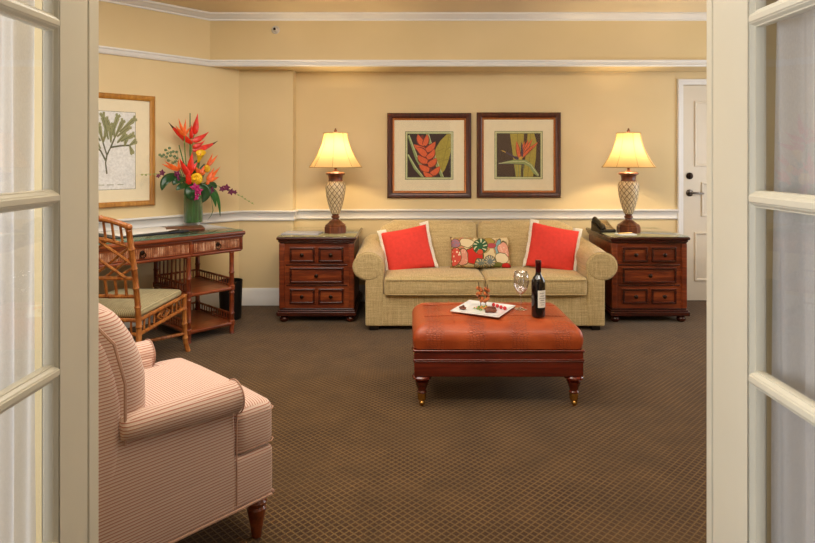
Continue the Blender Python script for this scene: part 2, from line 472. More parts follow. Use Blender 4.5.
for nm, rgb, ro in (('red_petal', (222, 42, 24), .35), ('orange_petal', (238, 106, 40), .4), ('yellow_petal', (244, 190, 30), .45), ('magenta_petal', (186, 30, 110), .45),
                    ('purple_petal', (112, 24, 76), .45), ('leaf_dark', (22, 66, 26), .3), ('leaf_mid', (46, 100, 40), .35), ('stem_green', (96, 124, 52), .45),
                    ('stem_pale', (150, 164, 92), .5), ('sage_leaf', (112, 132, 92), .6), ('tip_dark', (74, 40, 26), .5)):
    W[nm] = plain(nm, rgb, ro, var=.22, scale=30)
def m_leafwrap():
    M = Mat('leaf_lining'); a = M.noise(M.obj((70, 70, 3)), 1, 3)
    return M.fin(M.ramp(a, [(.3, C(14, 60, 20)), (.55, C(32, 98, 38)), (.75, C(66, 134, 62))]), .3, coat=.5)
W['leafwrap'] = m_leafwrap()
W['wine_glass_dark'] = plain('dark_bottle_glass', (14, 8, 10), .06, var=.1, coat=.6)
W['foil'] = plain('burgundy_foil', (72, 16, 22), .3, .4, var=.1)
W['label_ink'] = plain('label_ink', (120, 116, 122), .7)
W['cooked'] = plain('grilled_meat', (112, 52, 26), .45, var=.5, scale=60, bump=.5)
W['shrimp'] = plain('grilled_shrimp', (176, 96, 46), .4, var=.45, scale=60, bump=.3)
W['raspberry'] = plain('raspberry', (206, 28, 38), .35, var=.25, scale=150, bump=.6)
W['skewer'] = plain('dark_skewer', (60, 34, 20), .5)
W['salad'] = plain('green_salad', (110, 150, 50), .5, var=.4, scale=50)
W['salad_red'] = plain('red_pepper', (214, 60, 36), .4, var=.3, scale=50)
W['salad_yellow'] = plain('yellow_pepper', (230, 190, 70), .4, var=.3, scale=50)
W['phone'] = plain('bronze_phone_plastic', (44, 38, 26), .3, var=.1)
W['phone_face'] = plain('beige_phone_faceplate', (214, 184, 128), .4, var=.05)
W['book'] = plain('grey_blue_cover', (168, 170, 178), .35, var=.06, coat=.3)
# ================================================================== SETTING
# angled wall on the left: corner with the pier and its direction
CX, CY = -1.528, 5.44
WD = Vector((.684, .7295)); WN = Vector((.7295, -.684)); WPHI = math.atan2(.7295, .684)
def on_wall(t, n):
    """point t metres back from the corner along the angled wall, n metres into the room"""
    return Vector((CX - WD.x * t + WN.x * n, CY - WD.y * t + WN.y * n))
LX = -3.6; LT = (CX - LX) / WD.x; LY = CY - WD.y * LT
FY0, FY1 = 1.40, 1.50            # wall with the double doors
RX = 3.6; BY = 5.58; CH = 2.592
XL, XR = -.771, .736             # door faces

struct(MB().box(-3.9, 4.2, -4.8, 5.9, -.06, 0).build('floor', W['carpet'], smooth=False))
struct(MB().box(-3.9, 4.2, -4.8, 5.9, CH, CH + .06).build('ceiling', W['ceil'], smooth=False))
a = on_wall(0, 0); b = on_wall(LT, 0); a2 = on_wall(-.12, -.1); b2 = on_wall(LT + .1, -.1)
struct(MB().extrude([tuple(a), tuple(b), tuple(b2), tuple(a2)], 'z', 0, CH).build('wall_left', W['wall'], smooth=False))
struct(MB().box(LX - .1, LX, FY1, LY + .02, 0, CH).build('wall_side', W['wall'], smooth=False))
# back wall with the doorway opening left for the entry door
DX0, DX1, DZ = 2.56, 3.42, 2.016
mb = MB(); mb.box(-1.2, DX0, BY, BY + .12, 0, CH); mb.box(DX1, RX + .1, BY, BY + .12, 0, CH); mb.box(DX0, DX1, BY, BY + .12, DZ, CH)
struct(mb.build('wall_back', W['wall'], smooth=False))
struct(MB().box(CX - .02, -1.039, CY, BY + .12, 0, 2.14).build('wall_pier', W['wall'], smooth=False))
SY = 5.233; sx = CX + .9375 * (SY - CY)
struct(MB().extrude([(sx, SY), (RX, SY), (RX, BY + .12), (CX + .1, BY + .12), (CX, CY)], 'z', 2.135, CH).build('wall_soffit', W['wall'], smooth=False))
# right wall; its window is invented to frame a fill light
mb = MB(); WY0, WY1, WZ0, WZ1 = 3.5, 5.0, .6, 2.1
mb.box(RX, RX + .1, FY1, WY0, 0, CH); mb.box(RX, RX + .1, WY1, 5.7, 0, CH); mb.box(RX, RX + .1, WY0, WY1, 0, WZ0); mb.box(RX, RX + .1, WY0, WY1, WZ1, CH)
struct(mb.build('wall_right', W['wall'], smooth=False))
mb = MB()
for y0, y1, z0, z1 in ((WY0, WY1, WZ0, WZ0 + .06), (WY0, WY1, WZ1 - .06, WZ1), (WY0, WY0 + .06, WZ0 + .06, WZ1 - .06), (WY1 - .06, WY1, WZ0 + .06, WZ1 - .06), (4.22, 4.28, WZ0 + .06, WZ1 - .06)):
    mb.box(RX - .01, RX + .06, y0, y1, z0, z1)
struct(mb.build('added_window_right', W['trim'], smooth=False))  # frame of the invented window, out of view
# front wall around the double doors
mb = MB(); JT = .045
mb.box(-3.7, XL - JT, FY0, FY1, 0, CH); mb.box(XR + JT, 4.1, FY0, 1.479, 0, CH); mb.box(XL - JT, XR + JT, FY0, FY1, 2.16, CH)
struct(mb.build('wall_front', W['wall'], smooth=False))
mb = MB()
mb.box(XL - JT, XL, 1.452, FY1, 0, 2.115); mb.box(XR, XR + JT, 1.452, 1.479, 0, 2.115); mb.box(XL - JT, XR + JT, 1.452, FY1, 2.115, 2.16)
struct(mb.build('trim_1', W['french'], bev=.003), 'white painted jamb around the double glass doors')
# adjoining room where the viewer stands: daylight through a tall window on its left side
mb = MB(); mb.box(4.0, 4.1, -4.6, .1, 0, CH); mb.box(4.0, 4.1, 1.3, 1.48, 0, CH); mb.box(4.0, 4.1, .1, 1.3, 0, .3); mb.box(4.0, 4.1, .1, 1.3, 2.25, CH)
struct(mb.build('wall_east', W['taupe'], smooth=False))
mb = MB()
for y0, y1, z0, z1 in ((.1, 1.3, .3, .37), (.1, 1.3, 2.18, 2.25), (.1, .17, .37, 2.18), (1.23, 1.3, .37, 2.18), (.17, 1.23, 1.25, 1.29)):
    mb.box(3.98, 4.06, y0, y1, z0, z1)
struct(mb.build('added_window_east', W['trim'], smooth=False))  # unseen window added to backlight the right curtain
struct(MB().box(-2.7, 4.1, -4.7, -4.6, 0, CH).build('wall_rear', W['taupe'], smooth=False))
mb = MB(); V0, V1, V2, V3 = -1.9, 1.0, .3, 2.25
mb.box(-2.7, -2.6, -4.6, V0, 0, CH); mb.box(-2.7, -2.6, V1, FY0, 0, CH); mb.box(-2.7, -2.6, V0, V1, 0, V2); mb.box(-2.7, -2.6, V0, V1, V3, CH)
struct(mb.build('wall_west', W['wall'], smooth=False))
mb = MB()
for y0, y1, z0, z1 in ((V0, V1, V2, V2 + .07), (V0, V1, V3 - .07, V3), (V0, V0 + .07, V2 + .07, V3 - .07), (V1 - .07, V1, V2 + .07, V3 - .07), (-.48, -.42, V2 + .07, V3 - .07)):
    mb.box(-2.66, -2.58, y0, y1, z0, z1)
struct(mb.build('window_2', W['trim'], smooth=False))

# mouldings -----------------------------------------------------------------
leftp = tuple(on_wall(LT, 0)); corner = (CX, CY)
path_low = [leftp, corner, (-1.039, CY), (-1.039, BY), (DX0 - .05, BY)]
rail = [(-.004, .768), (.014, .768), (.018, .778), (.012, .786), (.012, .812), (.020, .826), (.022, .836), (.034, .842), (.038, .850), (.034, .860), (-.004, .860)]
struct(MB().sweep(path_low, rail).build('trim_2', W['trim'], ang=50), 'white chair rail moulding')
base = [(-.004, .002), (.018, .002), (.018, .075), (.014, .083), (.014, .132), (.009, .145), (.006, .157), (-.004, .157)]
struct(MB().sweep(path_low, base).build('baseboard_back', W['trim'], ang=50))
path_hi = [leftp, (sx, SY), (RX - .002, SY)]
prail = [(-.004, 2.132), (.020, 2.132), (.024, 2.142), (.018, 2.150), (.016, 2.168), (.026, 2.176), (.026, 2.188), (-.004, 2.190)]
struct(MB().sweep(path_hi, prail).build('trim_3', W['trim'], ang=50), 'white picture rail moulding')
corn = [(-.004, 2.531), (.012, 2.531), (.014, 2.545), (.028, 2.550), (.036, 2.562), (.05, 2.570), (.062, 2.576), (.062, CH), (-.004, CH)]
struct(MB().sweep(path_hi, corn).build('trim_4', W['trim'], ang=50), 'white crown moulding')

# entry door ---------------------------------------------------------------
mb = MB(); cz = DZ + .005
cas = [(0, .0), (.0, .012), (.012, .016), (.03, .016), (.04, .022), (.05, .022), (.055, 0)]
def casing_piece(mb, pts):      # mitred three-sided casing
    n = len(cas); vs = []; fs = []
    for (x, z, ox, oz) in pts:
        for o, d in cas: vs.append((x + ox * o, BY - d, z + oz * o))
    for i in range(len(pts) - 1):
        for k in range(n):
            l = (k + 1) % n; fs.append((i * n + k, (i + 1) * n + k, (i + 1) * n + l, i * n + l))
    fs.append(tuple(range(n))); fs.append(tuple(range((len(pts) - 1) * n, len(pts) * n)))
    mb.add(vs, fs)
casing_piece(mb, [(DX0, 0, -1, 0), (DX0, DZ, -1, 1), (DX1, DZ, 1, 1), (DX1, 0, 1, 0)])
struct(mb.build('trim_5', W['trim'], ang=30), 'white casing around the entry door')
door = bpy.data.objects.new('door_1', None); COL.objects.link(door); struct(door, 'white panelled entry door with lever handle'); door.location = (0, 0, 0)
def panel_moulding(mb, x0, x1, z0, z1, y):
    prof = [(0, 0), (.004, .012), (.014, .012), (.024, .004), (.024, 0)]
    n = len(prof); vs = []; fs = []
    for (x, z, ox, oz) in ((x0, z0, 1, 1), (x1, z0, -1, 1), (x1, z1, -1, -1), (x0, z1, 1, -1)):
        for o, d in prof: vs.append((x + ox * o, y - d, z + oz * o))
    for i in range(4):
        j = (i + 1) % 4
        for k in range(n - 1): fs.append((i * n + k, j * n + k, j * n + k + 1, i * n + k + 1))
    mb.add(vs, fs)
mb = MB(); yd = BY + .012
mb.box(DX0 + .003, DX1 - .003, yd, yd + .045, .008, DZ - .004)
for xa, xb in ((2.672, 2.965), (3.015, 3.308)):
    panel_moulding(mb, xa, xb, 1.255, 1.865, yd); panel_moulding(mb, xa, xb, .19, .645, yd)
for xa, xb in ((2.735, 2.965), (3.015, 3.245)):
    panel_moulding(mb, xa, xb, .79, 1.11, yd)
mb.build('door_slab', W['doorp'], door, ang=30)
hx = 2.628
Rx = Matrix.Rotation(PI / 2, 4, 'X')       # local z -> -y
mb = MB(); mb.lathe([(.0, 0), (.033, 0), (.033, .006), (.022, .012), (.012, .014), (.012, .045), (.0, .046)], (hx, yd, 1.01), 20, mat=Rx)
mb.tube([(hx, yd - .042, 1.01), (hx + .03, yd - .045, 1.01), (hx + .07, yd - .044, 1.008), (hx + .115, yd - .04, 1.006)], [.011, .010, .009, .007], 10)
mb.build('lever_handle', W['nickel'], door)
mb = MB(); mb.lathe([(0, 0), (.032, 0), (.032, .008), (.024, .016), (.0, .018)], (hx, yd, 1.168), 20, mat=Rx)
mb.box(hx - .004, hx + .004, yd - .036, yd - .014, 1.15, 1.186)
mb.build('deadbolt', W['knob'], door)

# glazed double doors, each swung open 90 degrees toward the viewer ----------
MZ = [.4735, .8602, 1.247, 1.6337, 2.0205]
def french(name, side, X):
    """side -1 left leaf (face looks to +x), +1 right leaf; hinge at y 1.445"""
    root = bpy.data.objects.new(name, None); COL.objects.link(root); struct(root, 'white painted glazed door swung open at the %s of the doorway' % ('left' if side < 0 else 'right'))
    root.location = (X, 1.447, 0)
    H = 2.10; Wd = .72; T = .04
    G0 = .150 if side > 0 else .115; G1 = Wd - .115
    # face plane at local x=0, thickness runs away from the doorway (side * T)
    def fx(t): return side * t
    mb = MB()
    def bx(u0, u1, z0, z1, t0=0, t1=T): mb.box(min(fx(t0), fx(t1)), max(fx(t0), fx(t1)), -u1, -u0, z0, z1)
    bx(0, G0, .012, H); bx(G1, Wd, .012, H); bx(G0, G1, .012, MZ[0] - .007); bx(G0, G1, MZ[-1] + .007, H)
    for z in MZ[1:-1]:
        bx(G0, G1, z - .0072, z + .0072)
    mb.build('stile_and_rail', W['french'], root, bev=.002)
    mb = MB()
    # sticking: stepped bevels around each pane on both faces
    prof = [(0, .002), (.003, .003), (.008, .010), (.0105, .0105), (.0115, .014), (.0115, T - .014), (.0105, T - .0105), (.008, T - .01), (.003, T - .003), (0, T - .002)]
    for i in range(4):
        z0, z1 = MZ[i] + .0072, MZ[i + 1] - .0072; n = len(prof); vs = []; fs = []
        for (u, z, ou, oz) in ((G0, z0, 1, 1), (G1, z0, -1, 1), (G1, z1, -1, -1), (G0, z1, 1, -1)):
            for o, t in prof: vs.append((fx(t), -(u + ou * o), z + oz * o))
        for k in range(4):
            j = (k + 1) % 4
            for q in range(n - 1): fs.append((k * n + q, j * n + q, j * n + q + 1, k * n + q + 1))
        mb.add(vs, fs)
    mb.build('muntin_moulding', W['french'], root, ang=25)
    for i in range(4):
        g = MB(); z0, z1 = MZ[i] + .012, MZ[i + 1] - .012
        g.box(min(fx(.018), fx(.022)), max(fx(.018), fx(.022)), -G1 + .008, -G0 - .008, z0, z1)
        g.build('glass_pane', W['glass'], root, smooth=False)
    # gathered sheer hung close behind the glass
    mb = MB(); nu = 150; vs = []; fs = []; U0, U1 = G0 - .02, G1 + .02
    zs = [MZ[0] - .03 + (MZ[-1] + .06 - MZ[0]) * k / 12 for k in range(13)]
    for k, z in enumerate(zs):
        for i in range(nu + 1):
            u = U0 + (U1 - U0) * i / nu
            w = .010 * math.sin(u * 62 + 1.3 * side + .5 * math.sin(z * 2)) + .007 * math.sin(u * 131 + z * 1.2) + .006 * math.sin(u * 23 + 2)
            vs.append((X + fx(T + .038 + w), 1.447 - u, z))
    for k in range(12):
        for i in range(nu):
            q = k * (nu + 1) + i; fs.append((q, q + 1, q + nu + 2, q + nu + 1))
    mb.add(vs, fs)
    c = mb.build('sheer_curtain', W['sheer'], ang=180)
    tag(c, 'white sheer curtain gathered behind the glass of the %s open door' % ('left' if side < 0 else 'right'), 'curtain', 'sheer curtains on the glazed doors')
    for z in (zs[0] + .012, zs[-1] - .012):
        r = MB().tube([(X + fx(T + .038), 1.447 - U0 + .01, z), (X + fx(T + .038), 1.447 - U1 - .01, z)], .004, 8)
        for u in (U0 - .005, U1 + .005): r.tube([(X + fx(T - .001), 1.447 - u, z), (X + fx(T + .04), 1.447 - u, z)], .005, 8)
        o = r.build('curtain_rod', W['brass'], root); o.matrix_parent_inverse = Matrix.Translation((-X, -1.447, 0))
    return root
french('door_2', -1, XL); french('door_3', 1, XR)

# ceiling-line sprinkler on the soffit
mb = MB(); mb.lathe([(.0, 0), (.037, 0), (.036, .005), (.026, .012), (.022, .010), (.014, .016), (.012, .04), (.0, .042)], (0, 0, 0), 24, mat=Rx)
o = mb.build('sprinkler', W['escutcheon']); o.location = (-1.151, SY + .003, 2.452); tag(o, 'small round chrome sprinkler head high on the wall band', 'sprinkler')
mb = MB(); mb.lathe([(.0, .038), (.010, .040), (.012, .046), (.0, .05)], (0, 0, 0), 12, mat=Rx); mb.build('nozzle', W['knob'], o)
# ================================================================== SOFA
def cushion_fn(bx, by, bz, face=1):
    """soft crown: bulge each face in proportion to distance from its edges"""
    def fn(u, P):
        x, y, z = P
        kx = (1 - u[1] ** 2) * (1 - u[2] ** 2); ky = (1 - u[0] ** 4) * (1 - u[2] ** 2); kz = (1 - u[0] ** 4) * (1 - u[1] ** 4)
        return (x + bx * u[0] * kx, y + by * u[1] * ky, z + bz * u[2] * kz)
    return fn
SOX, SOY = .600, 5.05
sofa = thing('sofa', 'sage green tweed sofa with rolled arms against the back wall', 'sofa', (SOX, SOY, 0))
mb = MB(); mb.rbox(-.80, .80, -.415, .36, .035, .285, .012, 2, 1)
mb.build('base', W['tweed'], sofa)
def arm_mesh(sg):
    mb = MB()
    mb.rbox(min(sg * .785, sg * .926), max(sg * .785, sg * .926), -.42, .40, .035, .50, .014, 3, 1)
    # roll: circle section swept front to back, rising slightly, front face gently domed with a welt edge
    n = 28; vs = []; fs = []
    ring = [(-.424, .0, .0), (-.428, .55, .0), (-.424, .92, .0), (-.416, 1.0, 0), (-.404, 1.015, 0), (-.398, .985, .0), (-.2, 1.0, .014), (.1, 1.0, .034), (.33, .98, .050), (.39, .93, .053), (.41, .8, .054), (.415, .0, .054)]
    for y, s, dz in ring:
        for i in range(n):
            a = 2 * PI * i / n; ca, sa = math.cos(a), math.sin(a)
            rx = .118; rz = .108 if sa < 0 else .106
            vs.append((sg * .896 + rx * s * ca + sg * (.006 * (y < 0)), y, .497 + dz + rz * s * sa))
    for k in range(len(ring) - 1):
        for i in range(n):
            j = (i + 1) % n; fs.append((k * n + i, k * n + j, (k + 1) * n + j, (k + 1) * n + i))
    mb.add(vs, fs)
    return mb
for sg in (-1, 1):
    arm = arm_mesh(sg).build('arm', W['tweed'], sofa)
    pts = [(sg * .902 + .1195 * math.cos(2 * PI * i / 32), -.410, .497 + .108 * math.sin(2 * PI * i / 32)) for i in range(33)]
    MB().tube(pts, .0045, 6, cap=False).build('welt', W['tweed'], arm)
for sg in (-1, 1):
    x0, x1 = sorted((sg * .003, sg * .782))
    def fs_(u, P, x0=x0, x1=x1):
        x, y, z = cushion_fn(.004, .012, .016)(u, P)
        return (x, y, z)
    cu = MB().rbox(x0, x1, -.452, .10, .272, .418, .03, 4, 6, fs_).build('seat_cushion', W['tweed'], sofa, ang=60)
    mb = MB()
    for z in (.402, .290):
        mb.tube([(x0 + .012, -.463, z), (x0 + .15, -.466, z), ((x0 + x1) / 2, -.468, z), (x1 - .15, -.466, z), (x1 - .012, -.463, z)], .004, 6)
    mb.build('welt', W['tweed'], cu)
def back_fn(sg):
    def fn(u, P):
        x, y, z = P
        x, y, z = cushion_fn(.004, .03, .012)(u, P)
        t = (z - .38) / .42
        y += .13 * t                                   # lean
        # outer top corner rounds off
        e = max(0, (abs(x) - .70) / .17)
        if t > .5: z -= .115 * e ** 2.2 * (t - .5) * 2
        return (x, y, z)
    return fn
for sg in (-1, 1):
    x0, x1 = sorted((sg * .003, sg * .872))
    MB().rbox(x0, x1, -.04, .16, .39, .782, .055, 4, 7, back_fn(sg)).build('back_cushion', W['tweed'], sofa, ang=60)
def backf(u, P):
    x, y, z = P; t = max(0, (z - .3) / .45); e = max(0, (abs(x) - .70) / .2)
    return (x, y + .06 * t, z - (.13 * e ** 2 if t > .6 else 0))
MB().rbox(-.87, .87, .25, .38, .04, .765, .04, 3, 8, backf).build('back', W['tweed'], sofa, ang=60)
for sx_ in (-.86, .86):
    for y in (-.37, .34):
        MB().rbox(sx_ - .035, sx_ + .035, y - .035, y + .035, 0, .04, .006, 2, 1).build('foot', W['black_foot'], sofa)

# ---- throw pillows
def pillow_mesh(w, h, th, n=22, pinch=.05, power=.42):
    mb = MB(); vs = []; fs = []
    for sd in (-1, 1):
        for j in range(n + 1):
            for i in range(n + 1):
                u = -1 + 2 * i / n; v = -1 + 2 * j / n
                px = w / 2 * u * (1 - pinch * (1 - v * v)); pz = h / 2 * v * (1 - pinch * (1 - u * u))
                t = th / 2 * ((1 - u * u) * (1 - v * v)) ** power
                t += .004 * mnoise.noise(Vector((u * 2.5, v * 2.5, sd * 4 + w))) * (1 - u * u) * (1 - v * v)
                vs.append((px, sd * t, pz))
    m = (n + 1) ** 2
    for sd in (0, 1):
        for j in range(n):
            for i in range(n):
                q = sd * m + j * (n + 1) + i; fs.append((q, q + 1, q + n + 2, q + n + 1))
    return mb.add(vs, fs)
def border(w, h, pinch=.05, out=.022, n=22):
    ring = []; keep = []
    for k in range(4 * n):
        s, t = divmod(k, n); a = -1 + 2 * t / n
        u, v = ((a, -1), (1, a), (-a, 1), (-1, -a))[s]
        ring.append((w / 2 * u * (1 - pinch * (1 - v * v)), h / 2 * v * (1 - pinch * (1 - u * u)), u, v))
    vs = []; fs = []; N = len(ring); c = 4
    for k, (x, z, u, v) in enumerate(ring):
        L = math.hypot(u if abs(u) > .999 else 0, v if abs(v) > .999 else 0)
        dx = (1 if u > .999 else -1 if u < -.999 else u * .0); dz = (1 if v > .999 else -1 if v < -.999 else 0)
        wob = .004 * math.sin(k * .9) + .003 * math.sin(k * 2.3)
        keep.append(abs(u) > .999 or (v > .999 and abs(u) > .72))
        for q in range(c):
            o = -.006 + (out + .006 + wob * .5) * q / (c - 1)
            vs.append((x + dx * o, wob * 1.4 * q / (c - 1), z + dz * o))
    for k in range(N):
        j = (k + 1) % N
        if not (keep[k] and keep[j]): continue
        for q in range(c - 1): fs.append((k * c + q, j * c + q, j * c + q + 1, k * c + q + 1))
    return MB().add(vs, fs)
def pillow(name, label, mat, w, h, th, loc, roll, lean, yaw, trim=False, group=None):
    mb = pillow_mesh(w, h, th)
    r = mb.build(name, mat, ang=180)
    r.rotation_mode = 'XYZ'
    r.matrix_world = Matrix.Translation(loc) @ Matrix.Rotation(yaw, 4, 'Z') @ Matrix.Rotation(-lean, 4, 'X') @ Matrix.Rotation(-roll, 4, 'Y')
    if trim: border(w, h).build('fringe', W['white_trim'], r, ang=180, solid=.006)
    return tag(r, label, 'pillow', group)
R = math.radians
pillow('throw_pillow', 'coral red square pillow with white fringe at the left end of the sofa', W['coral'], .392, .368, .15, (.002, 4.97, .575), R(11), R(20), R(3), True, 'pillows on the sofa')
pillow('throw_pillow', 'coral red square pillow with white fringe leaning on the right sofa arm', W['coral'], .392, .378, .15, (1.200, 4.965, .588), R(-11.5), R(20), R(-4), True, 'pillows on the sofa')
pillow('throw_pillow', 'oblong multicoloured floral pillow in the middle of the sofa', W['floral'], .50, .26, .13, (.602, 4.965, .553), R(-.5), R(20), 0, False, 'pillows on the sofa')

# ================================================================== BEDSIDE STYLE CHESTS
def make_chest(label):
    t = thing('chest_of_drawers', label, 'chest of drawers', (-.7385, 0, 0), 0, 'wooden chests beside the sofa')
    Yf = 4.885; Yb = 5.535
    mb = MB(); mb.box(-.293, .293, Yf, Yb, .112, .652)
    mb.build('body', W['cherry'], t, bev=.004)
    for x in (-.284, .284):
        MB().rbox(x - .022, x + .022, Yf - .012, Yf + .02, .112, .64, .006, 2, 1).build('corner_post', W['cherry'], t)
    mb = MB()
    for z0, z1, o, r in ((.640, .652, .012, .004), (.652, .668, .020, .006), (.668, .694, .032, .010)):
        mb.rbox(-.293 - o, .293 + o, Yf - o, Yb, z0, z1, r, 3, 1)
    mb.build('top', W['cherry_dark'], t)
    MB().rbox(-.315, .315, Yf - .022, Yb - .01, .6945, .7005, .002, 1, 1).build('glass_top', W['tabletop_glass'], t)
    mb = MB()
    for z0, z1, o in ((.053, .088, .030), (.088, .102, .022), (.102, .113, .010)):
        mb.rbox(-.293 - o, .293 + o, Yf - o, Yb, z0, z1, .005, 3, 1)
    mb.build('base_moulding', W['cherry_dark'], t)
    for x in (-.27, .27):
        for y in (Yf + .02, Yb - .06):
            MB().lathe([(0.02, 0), (.028, .004), (.036, .018), (.037, .028), (.03, .042), (.022, .047), (.026, .054)], (x, y, 0), 20).build('foot', W['cherry_dark'], t)
    def drawer(x0, x1, z0, z1):
        mb = MB(); mb.rbox(x0, x1, Yf - .009, Yf + .004, z0, z1, .003, 2, 1)
        w = .016
        # raised dark bead frame and a fielded panel
        for a in ((x0 + .004, x1 - .004, z0 + .004, z0 + .004 + w), (x0 + .004, x1 - .004, z1 - .004 - w, z1 - .004), (x0 + .004, x0 + .004 + w, z0 + .004, z1 - .004), (x1 - .004 - w, x1 - .004, z0 + .004, z1 - .004)):
            mb.rbox(a[0], a[1], Yf - .019, Yf - .006, a[2], a[3], .005, 3, 1, m=1)
        d = mb.build('drawer', [W['cherry'], W['cherry_dark']], t)
        cx, cz = (x0 + x1) / 2, (z0 + z1) / 2
        MB().lathe([(0.010, 0), (.010, .003), (.006, .006), (.006, .014), (.015, .020), (.016, .026), (.010, .031), (0, .032)], (cx, Yf - .008, cz), 16, mat=Rx).build('knob', W['knob'], d)
    for x0, x1 in ((-.222, -.012), (.012, .222)):
        drawer(x0, x1, .485, .612); drawer(x0, x1, .147, .275)
    drawer(-.222, .222, .314, .447)
    # thin rails between the rows
    mb = MB()
    for z in (.298, .464): mb.rbox(-.25, .25, Yf - .006, Yf + .002, z - .005, z + .005, .002, 1, 1)
    mb.build('rail', W['cherry_dark'], t)
    return t
chest = make_chest('dark cherry chest of drawers left of the sofa with a grey magazine on top')
chest2 = copy_tree(chest); chest2.location.x = 1.966
chest2['label'] = 'dark cherry chest of drawers right of the sofa with the telephone on top'

# ---- table lamps
def make_lamp(label):
    t = thing('table_lamp', label, 'lamp', (-.613, 5.11, .7008), 0, 'pair of table lamps')
    mb = MB()
    mb.lathe([(.094, 0), (.096, .008), (.096, .05), (.088, .058), (.09, .066), (.07, .078), (.056, .09)], n=8, sq=8, ang0=PI / 8)
    mb.lathe([(.056, .09), (.046, .1), (.030, .108), (.026, .12), (.036, .128), (.036, .138), (.026, .146), (.030, .156), (.038, .165)], n=24)
    mb.build('base', W['lampwood'], t, ang=30)
    MB().lathe([(.036, .160), (.050, .20), (.068, .26), (.080, .32), (.086, .37), (.086, .40), (.080, .422), (.070, .436)], n=36).build('vase_body', W['lattice'], t)
    MB().lathe([(.070, .430), (.062, .438), (.058, .452), (.062, .478), (.066, .488), (.080, .494), (.082, .506), (.072, .512), (.03, .516), (.016, .524), (.010, .54), (.014, .55), (.009, .556)], n=28).build('collar', W['lampwood'], t)
    MB().tube([(0, 0, .55), (0, 0, .62)], .009, 10).build('socket', W['brass'], t)
    # bell shade of eight gored panels, thin cloth
    mb = MB(); vs = []; fs = []; n = 64; K = 14
    def rad(q): return .100 + .120 * (1 - q) ** 1.7 + .004 * (1 - q) ** 8
    for k in range(K + 1):
        q = k / K; z = .556 + .290 * q
        for i in range(n):
            a = 2 * PI * i / n
            gore = 1 - .028 * abs(math.sin(a * 4)) ** 1.0
            vs.append((rad(q) * gore * math.cos(a), rad(q) * gore * math.sin(a), z))
    for k in range(K):
        for i in range(n):
            j = (i + 1) % n; fs.append((k * n + i, k * n + j, (k + 1) * n + j, (k + 1) * n + i))
    sh = mb.add(vs, fs).build('lamp_shade', W['shade'], t, ang=180)
    mb = MB()
    for g in range(8):
        a = 2 * PI * g / 8
        mb.tube([((rad(k / K) + .0015) * math.cos(a), (rad(k / K) + .0015) * math.sin(a), .556 + .290 * k / K) for k in range(K + 1)], .0022, 5)
    for q, z in ((0, .556), (1, .846)):
        mb.tube([((rad(q) * (1 - .028 * abs(math.sin(PI * 8 * i / 64)))) * math.cos(2 * PI * i / 64), (rad(q) * (1 - .028 * abs(math.sin(PI * 8 * i / 64)))) * math.sin(2 * PI * i / 64), z) for i in range(65)], .0035, 5, cap=False)
    mb.build('piping', W['piping'], sh)
    mb = MB()
    for s in (-1, 1):
        mb.tube([(0, 0, .575), (s * .04, 0, .60), (s * .062, 0, .68), (s * .05, 0, .78), (0, 0, .846)], .0022, 6)
    for g in range(3):
        a = 2 * PI * g / 3; mb.tube([(0, 0, .846), (.1 * math.cos(a), .1 * math.sin(a), .846)], .002, 5)
    mb.build('harp', W['brass'], t)
    MB().lathe([(.0, .62), (.012, .622), (.014, .64), (.026, .665), (.028, .685), (.02, .708), (0, .716)], n=16).build('bulb', W['bulb'], t)
    MB().lathe([(.006, .846), (.006, .852), (.013, .858), (.014, .868), (.007, .876), (.009, .882), (0, .89)], n=14).build('finial', W['lampwood'], t)
    return t
lamp = make_lamp('lit table lamp with a cream bell shade on the chest left of the sofa')
lamp2 = copy_tree(lamp); lamp2.location.x = 1.882
lamp2['label'] = 'lit table lamp with a cream bell shade on the chest right of the sofa'

# magazine, telephone, notepad
mg = MB().rbox(-.155, .155, -.10, .10, 0, .012, .003, 2, 1).build('magazine', W['book'])
mg.location = (-.880, 5.03, .7007); mg.rotation_euler = (0, 0, R(-4)); tag(mg, 'grey blue magazine lying on the chest left of the sofa', 'magazine')
MB().rbox(-.15, .153, -.098, .098, .002, .010, .001, 1, 1).build('pages', W['paper'], mg)
ph = thing('telephone', 'dark desk telephone with beige keypad on the right chest', 'telephone', (1.685, 5.16, .7008), R(14)); ph.scale = (.76, .76, .76)
def wedge(u, P):
    x, y, z = P; t = (y + .1) / .2
    return (x, y, z * (.45 + 1.6 * t) if z > .02 else z)
MB().rbox(-.10, .10, -.10, .10, 0, .06, .012, 3, 2, wedge).build('base', W['phone'], ph)
mb = MB(); mb.tube([(-.062, -.108, .045), (-.062, -.085, .066), (-.062, -.03, .094), (-.062, .03, .118), (-.062, .08, .134), (-.062, .105, .126)], [.022, .032, .026, .026, .033, .022], 12)
mb.build('handset', W['phone'], ph)
kp = MB(); kp.add([(-.02, -.08, .036), (.088, -.08, .036), (.088, .075, .118), (-.02, .075, .118)], [(0, 1, 2, 3)]); kpo = kp.build('keypad', W['phone_face'], ph, solid=.006)
mb = MB()
for i in range(3):
    for j in range(4):
        mb.rbox(.006 + i * .024, .016 + i * .024, -.062 + j * .028, -.052 + j * .028, .043 + j * .0148, .055 + j * .0148, .002, 1, 1)
mb.build('key', W['phone'], kpo)
npd = MB().rbox(-.075, .075, -.05, .05, 0, .010, .002, 1, 1).build('notepad', W['paper']); npd.location = (1.80, 4.955, .7007); npd.rotation_euler = (0, 0, R(8))
tag(npd, 'small cream notepad in front of the lamp on the right chest', 'notepad')
